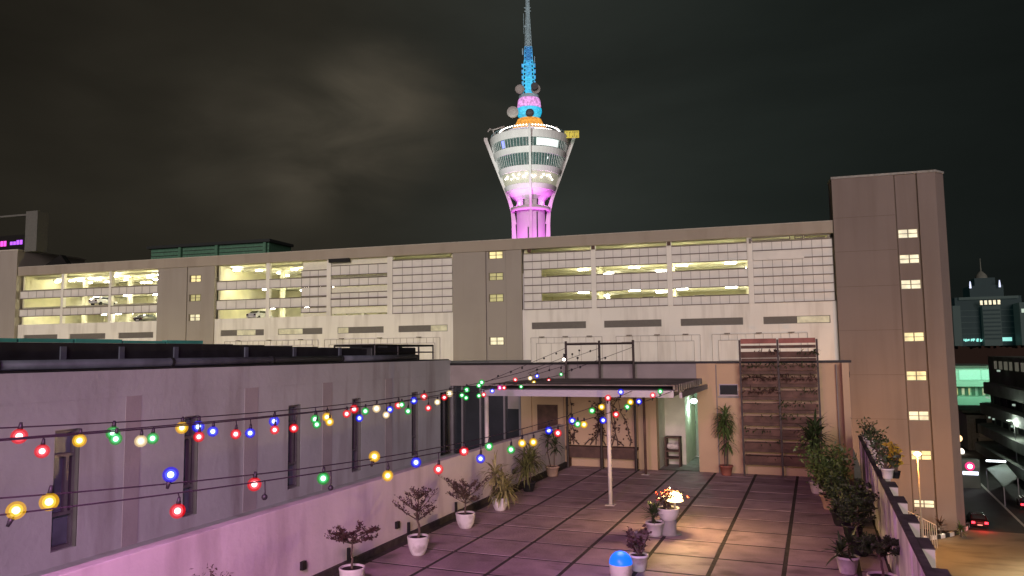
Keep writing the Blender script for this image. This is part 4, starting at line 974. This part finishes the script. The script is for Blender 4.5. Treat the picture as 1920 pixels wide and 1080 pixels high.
def string(label, A, Bp, pts, ends, spill=False, scale=1.):
    """A, Bp: ground-plan ends of the vertical plane the cable hangs in; pts (px,py,colour) of bulbs"""
    A = V((*A, 0)); Bp = V((*Bp, 0)); d = (Bp-A); nn = V((-d.y, d.x, 0)).normalized(); dn = d.normalized()
    t = thing('fairy_light_string', label, 'string lights', (0, 0, 0), 0, 'strings of coloured festoon bulbs')
    def hit(px, py): r_ = ray(px, py); return O+r_*((A-O).dot(nn)/r_.dot(nn))
    cs_ = [(hit(px, py), k) for (px, py, k) in sorted(pts)]
    a = hit(*ends[0]); b = hit(*ends[1]); drop = BR*.85+.065
    # cable: parabola through both ends, sag fitted to the bulbs
    s0, s1 = (a-A).dot(dn), (b-A).dot(dn); num = den = 0
    for q, k in cs_:
        f_ = ((q-A).dot(dn)-s0)/(s1-s0); base_ = a.z+(b.z-a.z)*f_; w_ = 4*f_*(1-f_); num += w_*(base_-(q.z+drop*.8)); den += w_*w_
    sag = max(0, num/max(den, 1e-6))
    def P(f_): q = a.lerp(b, f_); q.z -= sag*4*f_*(1-f_); return q
    cb = MB().tube([P(i/40) for i in range(41)], .0065, 5)
    cb.build('cable', 'cable', t)
    for q, k in cs_:
        f_ = ((q-A).dot(dn)-s0)/(s1-s0); c = P(f_); s_ = scale if k != 'X' else .42
        ax = q-c
        if ax.z > -.02: ax = V((dn.x*.02, dn.y*.02, max(.04, ax.z)))
        else: ax = V((dn.x*.1*ax.z, dn.y*.1*ax.z, ax.z))
        ax = ax.normalized(); top_ = q-ax*drop*s_
        bulb(t, q, k, s_, ax)
        if k in cols and spill and q.y > CY0-1.3: lamp('bulb_light', 'POINT', q+V((0, -.02, -BR-.03)), cols[k], 1.6, t, shadow_soft_size=.02)
        if (top_-c).length > .01: MB().tube([c, top_], .0055, 4).build('lead_wire', 'cable', t)
    return t
post = (fx[0], FY)
S1 = [(36, 818, 'R'), (212, 812, 'G'), (341, 802, 'Y'), (372, 800, 'B'), (514, 790, 'B'), (591, 786, 'G'), (613, 782, 'Y'), (664, 767, 'R'), (706, 766, 'W'), (747, 760, 'R'), (776, 751, 'B'), (795, 744, 'R'), (843, 738, 'W'), (875, 731, 'G'), (903, 717, 'G')]
S2_ = [(79, 846, 'R'), (149, 826, 'Y'), (264, 827, 'W'), (286, 822, 'G'), (399, 809, 'B'), (442, 814, 'R'), (469, 812, 'B'), (551, 803, 'R'), (618, 791, 'Y'), (650, 776, 'R'), (685, 771, 'G'), (731, 768, 'B'), (765, 771, 'G'), (803, 765, 'R'), (833, 745, 'R'), (866, 741, 'G'), (898, 723, 'G'), (937, 727, 'M'), (966, 712, 'R'), (994, 709, 'W'), (1007, 705, 'B'), (1052, 702, 'G')]
S2b = [(217, 823, 'G'), (373, 819, 'R'), (515, 806, 'R'), (594, 796, 'G'), (674, 784, 'B'), (724, 778, 'W'), (753, 759, 'G'), (820, 754, 'W'), (874, 746, 'G'), (898, 742, 'G'), (907, 740, 'R'), (923, 733, 'B'), (945, 727, 'R'), (977, 725, 'G'), (1001, 717, 'Y'), (1029, 713, 'R')]
S3_ = [(92, 941, 'Y'), (320, 890, 'B'), (477, 908, 'R'), (606, 897, 'G'), (702, 856, 'Y'), (780, 867, 'B'), (870, 846, 'R'), (917, 837, 'G'), (979, 831, 'Y'), (1029, 807, 'B'), (1073, 789, 'B'), (1110, 770, 'G'), (1128, 763, 'Y'), (1140, 746, 'R'), (1164, 735, 'B')]
S4_ = [(30, 957, 'Y'), (333, 958, 'R'), (496, 932, 'X'), (620, 915, 'X'), (727, 892, 'Y'), (822, 880, 'R'), (901, 860, 'B'), (958, 843, 'G'), (1000, 829, 'Y'), (1046, 812, 'R'), (1083, 795, 'G'), (1095, 796, 'Y'), (1131, 788, 'B'), (1155, 777, 'R'), (1176, 763, 'G'), (1182, 754, 'Y'), (1198, 753, 'B'), (1224, 741, 'R'), (1238, 734, 'G')]
string('uppermost string of coloured bulbs, starting with the red bulb at the left edge', (-6.2, 4.9), post, S1, ((-80, 806), (1062, 668)), scale=.95)
string('upper string whose left end shows a low red then a yellow bulb', (-6.0, 4.75), (fx[0], FY-.12), S2_, ((-80, 832), (1062, 684)), scale=.85)
string('upper string with doubled green, red and blue bulbs hanging just below its twin', (-5.8, 4.6), (fx[0], FY-.25), S2b, ((-80, 830), (1062, 700)), scale=.8)
string('lower string with the big blue bulb in front of the second window', (-5.4, 4.2), (CX1-.9, CY0-.08), S3_, ((-80, 940), (1185, 733)), True, scale=1.0)
string('lowest string with two unlit bulbs and the red bulb over the parapet', (-5.1, 4.0), (CX1-.05, CY0-.10), S4_, ((-80, 975), (1262, 733)), True, scale=.92)
def dark(label, A, Bq, pts, ends): string(label, A, Bq, [(x, y, 'X') for x, y in pts], ends)
dark('unlit string falling left from the top of the steel frame', (-9., 16.), post, [(934, 705), (958, 697), (979, 690), (1020, 672), (1043, 663)], ((912, 716), (1062, 652)))
dark('unlit string crossing the middle bay of the steel frame', (-7.5, 16.), (fx[1], FY), [(1007, 693), (1030, 694), (1052, 690), (1073, 664), (1086, 657), (1107, 658)], ((990, 700), (1126, 652)))
dark('unlit string crossing the right bay of the steel frame', (-5.5, 17.), (fx[2], FY), [(1072, 693), (1088, 688), (1083, 671), (1123, 669), (1135, 671)], ((1062, 697), (1189, 650)))
wb = thing('frame_spot', 'small white lit spot lamp on the left post of the steel frame', 'lamp', (fx[0]-.04, FY-.06, atY(1060, 674, FY).z))
MB().ball((0, 0, 0), .045, 12, 8).build('bulb', 'warmw', wb, True); MB().tube([(0, 0, .04), (.02, .02, .16)], [.03, .05], 8).build('hood', 'black', wb)
# ================================================================== STREET SIDE (right)
sl = thing('street_lamp', 'sodium street lamp on a thin pole in front of the stair tower', 'street lamp', (9.2, 88.5, GZ))
lz = atY(1723, 851, 88.5).z-GZ; sl.location.x = atY(1724, 920, 88.5).x
MB().tube([(0, 0, 0), (0, 0, lz)], [.11, .06], 8).build('pole', mat('lamp_pole', (.3, .28, .25), .5), sl); MB().ball((0, -.1, lz), .34, 12, 8, .6).build('lamp_head', 'sodium', sl, True)
lamp('street_light', 'POINT', sl.location+V((0, -.9, lz-.2)), (1, .40, .08), 3900, shadow_soft_size=.4)
s2l = thing('street_lamp', 'street lamp over the junction outside the right edge of the picture', 'street lamp', (27, 76, GZ)); MB().tube([(0, 0, 0), (0, 0, 10)], [.11, .06], 8).build('pole', 'post_w', s2l); MB().box(-1.0, .2, -.15, .15, 10, 10.15).build('lamp_head', 'tube', s2l)
lamp('street_light', 'SPOT', (26.2, 76, GZ+9.7), (1, .78, .45), 30000, shadow_soft_size=.4, spot_size=math.radians(125), spot_blend=.5)
# raised planted island with striped kerb
isl = [atZ(x, y, GZ) for x, y in ((1700, 1003), (1722, 1012), (1745, 1012), (1770, 1008), (1795, 1002), (1812, 993), (1818, 982))]
ISL = thing('planted_island', 'low planted corner bed edged with black and white kerb stones by the tower', 'planter bed', (0, 0, 0))
back = [isl[-1]+V((-1.5, 6, 0)), isl[0]+V((-2, 6, 0))]
MB().prism([(p_.x, p_.y) for p_ in isl+back], GZ, GZ+.3).build('bed', 'soil', ISL)
for i in range(len(isl)-1):
    n = 3
    for j in range(n):
        a = isl[i].lerp(isl[i+1], j/n); b = isl[i].lerp(isl[i+1], (j+1)/n); d = (b-a); ang = math.atan2(d.y, d.x)
        T = Matrix.Translation((a.x, a.y, GZ)) @ Matrix.Rotation(ang, 4, 'Z')
        MB().box(.01, d.length-.01, -.18, .12, 0, .42, T).build('kerb_stone', 'kerb_w' if (i*n+j) % 2 == 0 else 'kerb_k', ISL)
for i, (px, py, H, lb) in enumerate(((1745, 985, 1.6, 'left small palm on the striped kerb bed'), (1763, 990, 2.2, 'middle small palm on the striped kerb bed, tallest of three'), (1800, 980, 1.7, 'right small palm on the striped kerb bed beside the tower corner'))):
    q = atY(px, py, 94.8); q.z = GZ+.3; rr = random.Random(90+i); t = thing('small_palm', lb, 'palm', q, 0, 'small palms in the kerb bed'); MB().tube([(0, 0, 0), (0, 0, H*.5)], [.12, .07], 6).build('trunk', 'bark', t); lf = MB()
    for k in range(46):
        a = rr.random()*6.28; el = rr.uniform(-.1, 1.3); lf.blade((0, 0, H*rr.uniform(.25, .6)), (math.cos(a)*math.cos(el), math.sin(a)*math.cos(el), math.sin(el)), H*.5, .14, 1.2, 3)
    lf.build('crown', 'leafbr' if i % 2 else 'leaf', t)
# stair railing by the tower foot
rg = thing('stair_railing', 'pale metal handrail with balusters at the foot of the stair tower', 'railing', (0, 0, 0)); g = MB()
a = atY(1690, 952, 92); b = atY(1755, 985, 90); n = 16
for k in range(n+1):
    q = a.lerp(b, k/n); g.tube([(q.x, q.y, GZ), (q.x, q.y, q.z)], .035, 5)
g.tube([a, b], .06, 6); g.build('rail', 'post_w', rg)
ur = thing('stone_urn', 'small stone urn with a shrub standing beside the stair railing', 'urn', (atY(1712, 960, 91).x, 91, GZ)); MB().box(-.5, .5, -.5, .5, 0, 1.5).build('plinth', 'concrete_l', ur, bevel=.05); MB().lathe([(.01, 1.5), (.3, 1.5), (.25, 1.7), (.6, 2.3), (.5, 2.3), (.01, 2.25)], 18).build('bowl', 'concrete', ur, True)
lf = MB(); rr = random.Random(98)
for k in range(90): lf.leaf((rr.gauss(0, .25), rr.gauss(0, .25), 2.6+rr.gauss(0, .25)), .3, .15, rr)
lf.build('shrub', 'leafdk', ur)
# low white lamps in the bed
for px, py, lb in ((1712, 978, 'left low garden lamp near the stair railing'), (1742, 984, 'right low garden lamp in the kerb bed')):
    q = atZ(px, py, GZ+.3); t = thing('garden_lamp', lb, 'lamp', q, 0, 'low garden lamps'); MB().tube([(0, 0, 0), (0, 0, .5)], .06, 6).build('stem', 'black', t); MB().ball((0, 0, .62), .16, 10, 8).build('globe', emis('garden_globe'+str(px), (1, .88, .65), 6), t)
lamp('kerb_fill_light', 'POINT', atZ(1760, 1004, GZ)+V((0, -1.2, 1.0)), (1, .85, .6), 110, shadow_soft_size=.2)  # unseen light added to brighten the kerb stones
# cars
def car(loc, rz, paint, label, lit=True, group=None):
    t = thing('car', label, 'car', loc, rz, group)
    prof = [(-2.1, .35), (-2.15, .75), (-2.0, .95), (-1.55, 1.02), (-1.05, 1.42), (.35, 1.45), (1.0, 1.0), (1.95, .85), (2.15, .6), (2.1, .32)]
    g = MB(); n = len(prof); W_ = .86
    for s_ in (-1, 1): g.v += [(s_*(W_-(.14 if z > 1.1 else 0)), x, z) for x, z in prof]
    g.f.append(tuple(range(n))); g.f.append(tuple(n+k for k in reversed(range(n))))
    for k in range(n): g.f.append((k, n+k, n+(k+1) % n, (k+1) % n))
    g.build('body', paint, t, bevel=.06)
    gw = MB(); gw.quad((-.62, -1.56, 1.06), (.62, -1.56, 1.06), (.58, -1.12, 1.38), (-.58, -1.12, 1.38)); gw.quad((-.62, .98, 1.06), (.62, .98, 1.06), (.58, .42, 1.40), (-.58, .42, 1.40))
    for s_ in (-1, 1): gw.quad((s_*.875, -1.3, 1.05), (s_*.875, .8, 1.05), (s_*.76, .3, 1.38), (s_*.76, -1.0, 1.38))
    gw.build('windows', 'glass_d', t)
    for sx in (-1, 1):
        for y in (-1.35, 1.35): o = MB().tube([(sx*.70, y, .32), (sx*.89, y, .32)], .32, 16).build('wheel', 'tyre', t)
        MB().box(sx*.82-(.34 if sx > 0 else 0), sx*.82+(0 if sx > 0 else .34), -2.22, -2.12, .62, .86).build('tail_light', 'red_l' if lit else 'carred', t, bevel=.03)
        MB().box(sx*.8-(.3 if sx > 0 else 0), sx*.8+(0 if sx > 0 else .3), 2.08, 2.16, .55, .72).build('headlight', 'kerb_w', t)
    MB().box(-.25, .25, -2.2, -2.14, .42, .55).build('number_plate', 'kerb_w', t)
    return t
q = atZ(1833, 985, GZ); c1_ = car((q.x, q.y, GZ), -.05, 'carred', 'dark car with both red tail lights on driving away beside the tower')
lamp('tail_glow', 'POINT', q+V((0, -3.2, .8)), (1, .02, .03), 60, shadow_soft_size=.3)
q = atZ(1925, 952, GZ); car((q.x, q.y, GZ), -.1, 'carred', 'car with red tail lights cut off by the right edge of the picture')
# parked cars inside the decks (seen over the barrier)
k = 0; wh = 'car parked on the car park deck '
for (u, v, z, paint, lb) in ((-33.5, 2.9, 9.0, 'carwht', 'pale car parked on the lower lit deck of the right section, left of the lamps'), (-22.5, 2.9, 9.0, 'carblk', 'dark grey car parked on the lower lit deck right of the white pier'), (-16., 2.9, 9.0, 'carwht', 'pale car parked on the lower lit deck near its middle right'), (-14., 2.9, 12.25, 'carblk', 'dark grey car parked on the upper lit deck of the right section'), (-103, 2.9, 8.85, 'carblk', 'dark grey car parked on the lowest deck of the left section'), (-112, 2.9, 11.95, 'carwht', 'pale car parked on the middle deck of the left section'), (-82, 2.9, 8.85, 'carwht', 'pale car parked on the lowest deck of the middle section')):
    car(XF @ V((u, v, z)), ANG, paint, lb, False, 'cars parked inside the car park')
# lit sign standing by the road
sgn = thing('lit_shop_sign', 'glowing red and white lit sign box by the road beyond the tower', 'sign', (atZ(1815, 915, GZ).x+.4, atZ(1815, 915, GZ).y, GZ))
sy = sgn.location.y
def sgz(py): return atY(1815, py, sy).z-GZ
k_ = (V((sgn.location.x, sy, 0))-O).dot(fw)/F
MB().box(-14*k_, 16*k_, 0, 1.5, 0, sgz(862)).build('case', 'fargrey', sgn); MB().box(-12*k_, 13*k_, -.1, -.02, sgz(890), sgz(884)).build('white_strip', emis('strip_cool', (.75, .8, 1), 3), sgn)
g = MB().lathe([(.01, 0), (8*k_, 0), (8*k_, .1), (.01, .12)], 24); o = g.build('red_disc', emis('disc_red', (.9, .03, .2), .9), sgn); o.location = (0, -.05, sgz(874)); o.rotation_euler = (PI/2, 0, 0)
g = MB().lathe([(.01, 0), (4*k_, 0), (4*k_, .1), (.01, .12)], 20); o = g.build('white_disc', emis('disc_white', (1, .75, .9), 5), sgn); o.location = (0, -.2, sgz(874)); o.rotation_euler = (PI/2, 0, 0)
# buildings to the right: helper places a block from picture extents at a real distance
def block(name, label, px0, px1, ytop, Y, depth, m, cat='building'):
    a = atY(px0, ytop, Y); b = atY(px1, ytop, Y); t = thing(name, label, cat, (a.x, Y, GZ)); h = a.z-GZ
    MB().box(0, b.x-a.x, 0, depth, 0, h).build('wall', m, t); return t, b.x-a.x, h
gb, gw_, gh = block('green_lit_building', 'mint green lit low building beyond the tower', 1780, 1876, 690, 215, 30, 'fargreenlit')
def gz_(py): return atY(1830, py, 215).z-GZ
M['wing'] = mat('window_mint', (.3, .5, .4), .4, emit=(.35, .80, .60), estr=.4)
MB().box(2, gw_*.60, -.3, -.05, gz_(712), gz_(694)).build('lit_window', 'wing', gb); MB().box(gw_*.62, gw_*.95, -.3, -.05, gz_(712), gz_(694)).build('lit_window', 'wing', gb)
MB().box(-.5, gw_+.5, -2.5, -.02, gz_(724), gz_(714)).build('balcony', 'fargreenlit', gb); MB().box(-.5, gw_+1.5, -4, -.02, gz_(760), gz_(742)).build('balcony', 'fargreenlit', gb); MB().box(-.5, gw_+.6, -1, 31, gh, gh+.5).build('roof', 'fargrey', gb)
for k in range(9):
    if k not in (4,): MB().box(1+k*gw_/9.5, 1+k*gw_/9.5+gw_/14, -.25, -.04, gz_(740), gz_(728)).build('window', 'winlit_soft' if k % 2 else 'windim', gb)
for k in range(7): MB().box(1.5+k*gw_/7.5, 1.5+k*gw_/7.5+.8, -.4, -.3, gz_(741), gz_(727)).build('shutter', 'greensteel', gb)
lamp('green_wash', 'AREA', V((gb.location.x+gw_/2, 215-16, GZ+20)), (.35, 1, .62), 2700, size=6, size_y=14, shape='RECTANGLE').rotation_euler = (math.radians(80), 0, 0)
# shops closer to the road
sh1, sw, shh = block('grey_shop_house', 'grey concrete shop building with canopy and balcony beside the road', 1812, 1862, 778, 176, 12, 'concrete')
def s1(py): return atY(1840, py, 176).z-GZ
MB().box(-1.2, sw+1.5, -3.5, 13, s1(772), s1(768)).build('roof', 'fargrey', sh1); MB().box(1.5, sw*.72, -.15, .05, s1(812), s1(785)).build('dark_opening', 'farblk', sh1); MB().box(2.0, sw*.75, -1.8, -.0, s1(818), s1(806)).build('balcony', 'concrete_l', sh1)
MB().box(1.5, sw-1, -.15, .05, s1(842), s1(822)).build('dark_opening', 'farblk', sh1); 
g = MB()
for k in range(4): g.box(1.8+k*(sw-3)/3.3, 2.3+k*(sw-3)/3.3, -.4, -.16, s1(846), s1(820))
g.build('column', 'concrete_l', sh1); MB().box(sw*.74, sw, -.8, 0, 0, s1(776)).build('pier', 'concrete_l', sh1)
MB().box(-1.5, sw+8, -7, 0, s1(852), s1(848)).build('awning', 'fargrey', sh1)
xb = atY(1852, 668, 168).x; sh2 = thing('terraced_block', 'dark multi-level block with projecting floors along the right edge', 'building', (xb, 168, GZ))
def s2(py): return atY(1852, py, 168).z-GZ
MB().box(0, 30, -52, 0, 0, s2(668)).build('wall', 'fargrey', sh2)
M['parap2'] = mat('floor_edge', (.17, .18, .16), .8, var=.3, nscale=.3)
for i, (y0, y1, out_) in enumerate(((736, 716, 1.6), (772, 754, 2.4), (808, 792, 3.0), (842, 826, 3.6))):
    MB().prism([(0, -52), (-out_, -50), (-out_, -3), (-out_*.6, -.8), (0, 0)], s2(y0), s2(y1)).build('floor_slab', 'parap2', sh2)
    MB().box(-.15, .02, -51, -1, s2(y0)-2.2, s2(y0)-.05).build('dark_opening', 'farblk', sh2)
    for k in range(9): MB().box(-.4, -.16, -4-k*5.4, -4.5-k*5.4, s2(y0)-2.2, s2(y0)-.01).build('column', 'parap2', sh2)
rr = random.Random(17); M['dimw'] = emis('far_window_dim', (.75, .72, .55), .10); M['dimg'] = emis('far_window_glint', (.7, .9, .75), .45)
for k in range(11): y = -6-k*3.9; MB().box(-.2, -.02, y-1.0-rr.random()*.9, y, s2(690), s2(676)).build('window', 'dimw', sh2)
g = MB()
for k in range(16): y = -rr.uniform(2, 40); z = s2(rr.choice((690, 742, 742, 778, 814))); g.box(-1.3, -1.0, y-.35, y, z-.3, z)
g.build('lamp_point', 'dimg', sh2)
# market awning lit by one white lamp
aw = thing('lit_awning', 'grey green sloping awning lit by one white lamp right of the road', 'awning', (0, 0, 0)); 
A1, A2, A3, A4 = atZ(1850, 878, GZ+3.2), atZ(1885, 868, GZ+3.2), atZ(1908, 895, GZ+3.0), atZ(1882, 912, GZ+2.8)
g = MB(); g.quad(A1, A4, A3, A2); g.quad(*[p_+V((0, 0, -.15)) for p_ in (A1, A2, A3, A4)]); g.build('sheet', mat('awning_sheet', (.16, .20, .17), .6, var=.1), aw)
for p_ in (A1, A2, A3, A4): MB().tube([(p_.x, p_.y, GZ+.13), (p_.x, p_.y, p_.z-.1)], .08, 6).build('post', 'alu', aw)
q = atZ(1868, 875, GZ+3.4); MB().box(q.x-1.2, q.x+1.2, q.y-.15, q.y+.15, GZ+4.1, GZ+4.3).build('lamp_bar', emis('awning_lamp', (.85, .95, 1), 7), aw); lamp('awning_light', 'POINT', (q.x, q.y, GZ+6.0), (.8, 1, .9), 200, shadow_soft_size=.3)
for i, (px, py, mm, lb) in enumerate(((1797, 822, 'sodium_s', 'small orange lamp glinting at the edge of the tower'), (1801, 847, 'coolw', 'small white lamp just beyond the tower edge'))):
    t = thing('roadside_lamp', lb, 'lamp', (atY(px, py, 170).x, 170, GZ), 0, 'small lamps along the road'); h = atY(px, py, 170).z-GZ; MB().tube([(0, 0, 0), (0, 0, h)], .1, 6).build('pole', 'alu', t)
    MB().ball((0, 0, h), .7, 10, 8).build('globe', emis('rl'+str(i), (1, .6, .3) if i == 0 else (1, .9, .75), 2.5), t)
lamp('road_fill_light', 'POINT', (27.5, 138, GZ+9), (.85, 1, .85), 1100, shadow_soft_size=.4); t = thing('roadside_lamp', 'added lamp post at the kerb, brightening the dark terraced block', 'lamp', (28.2, 138, GZ)); MB().tube([(0, 0, 0), (0, 0, 9.2)], [.1, .06], 8).build('pole', 'alu', t); MB().box(-1.0, .1, -.12, .12, 9.2, 9.34).build('lamp_head', emis('road_head', (.9, 1, .9), 1.5), t)  # lamp post and light added to brighten the right side of the street
# treeline
hl = MB(); rr = random.Random(21); Yh = 420; n = 70; x0, x1 = atY(1700, 650, Yh).x, atY(2100, 650, Yh).x; top = atY(1850, 651, Yh).z
for k in range(n): xa = x0+(x1-x0)*k/n; hl.box(xa, xa+(x1-x0)/n, Yh, Yh+60, GZ, top+rr.uniform(-.8, .8))
tag(hl.build('far_treeline', 'hill'), 'dark band of far trees on the right horizon', 'trees', kind='stuff')
# far hotel with dome and spire
HY = 700.; ht = thing('domed_tower_block', 'distant teal tower block with small dome and spire at the right', 'building', (atY(1857, 640, HY).x, HY, GZ)); hk = (V((ht.location.x, HY, 0))-O).dot(fw)/F
def h1(py): return atY(1857, py, HY).z-GZ
def hx(px): return (px-1857)*hk*1.06
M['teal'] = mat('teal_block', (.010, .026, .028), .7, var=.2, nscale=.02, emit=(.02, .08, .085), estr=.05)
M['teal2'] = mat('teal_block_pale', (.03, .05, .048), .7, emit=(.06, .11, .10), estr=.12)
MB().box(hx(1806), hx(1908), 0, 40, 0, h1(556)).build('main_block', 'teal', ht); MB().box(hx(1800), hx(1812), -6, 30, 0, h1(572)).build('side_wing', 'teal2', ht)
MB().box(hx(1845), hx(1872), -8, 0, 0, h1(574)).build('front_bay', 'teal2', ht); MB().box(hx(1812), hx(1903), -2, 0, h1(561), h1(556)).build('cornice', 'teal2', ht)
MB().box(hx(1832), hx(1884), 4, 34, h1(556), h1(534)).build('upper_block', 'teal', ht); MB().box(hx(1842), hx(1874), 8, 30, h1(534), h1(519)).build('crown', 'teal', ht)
MB().lathe([(11*hk, h1(519)), (9*hk, h1(512)), (4*hk, h1(506)), (1.2*hk, h1(504)), (.6*hk, h1(480)), (.01, h1(478))], 20, (0, 18, 0)).build('dome', 'fargrey', ht, True)
g = MB()
for k in range(5): g.box(hx(1842+k*6.6), hx(1842+k*6.6+4), -8.4, -8.05, h1(572), h1(564))
g.build('lit_window', 'winlit2', ht)
g = MB()
for k in range(8): g.box(hx(1846), hx(1871), -8.5, -8.1, h1(584+k*7.5), h1(581+k*7.5))
g.build('window_band', 'teal', ht)
M['beacon'] = emis('beacon', (.7, .75, 1), 1.2)
for px in (1832, 1877): MB().tube([(hx(px), 0, h1(539)), (hx(px), 0, h1(533)), (hx(px), 0, h1(526))], [2.2*hk*.8, 1.5*hk, .3], 8).build('beacon', 'beacon', ht)
g = MB(); rr = random.Random(19)
for k in range(26): x = rr.uniform(1815, 1845); g.box(hx(x), hx(x+1.2), -1.5, -.5, h1(639+rr.uniform(-2, 2)), h1(636+rr.uniform(-2, 2)))
g.box(hx(1873), hx(1889), -1.5, -.5, h1(640), h1(633)); g.build('lobby_light', emis('lobby', (.35, .95, .85), .8), ht)
g = MB()
for k in range(5): g.box(hx(1812), hx(1842), -.6, -.1, h1(582+k*11), h1(581+k*11)); g.box(hx(1875), hx(1904), -.6, -.1, h1(582+k*11), h1(581+k*11))
g.build('floor_line', 'teal2', ht)
rt_b, rbw, rbh = block('slim_block', 'slim pale block cut by the right edge beside the domed tower', 1911, 1935, 567, 680, 30, 'teal2')
g = MB(); g.box(1, 6, -.6, -.1, rbh-8, rbh-5); g.build('window', 'dimg', rt_b)
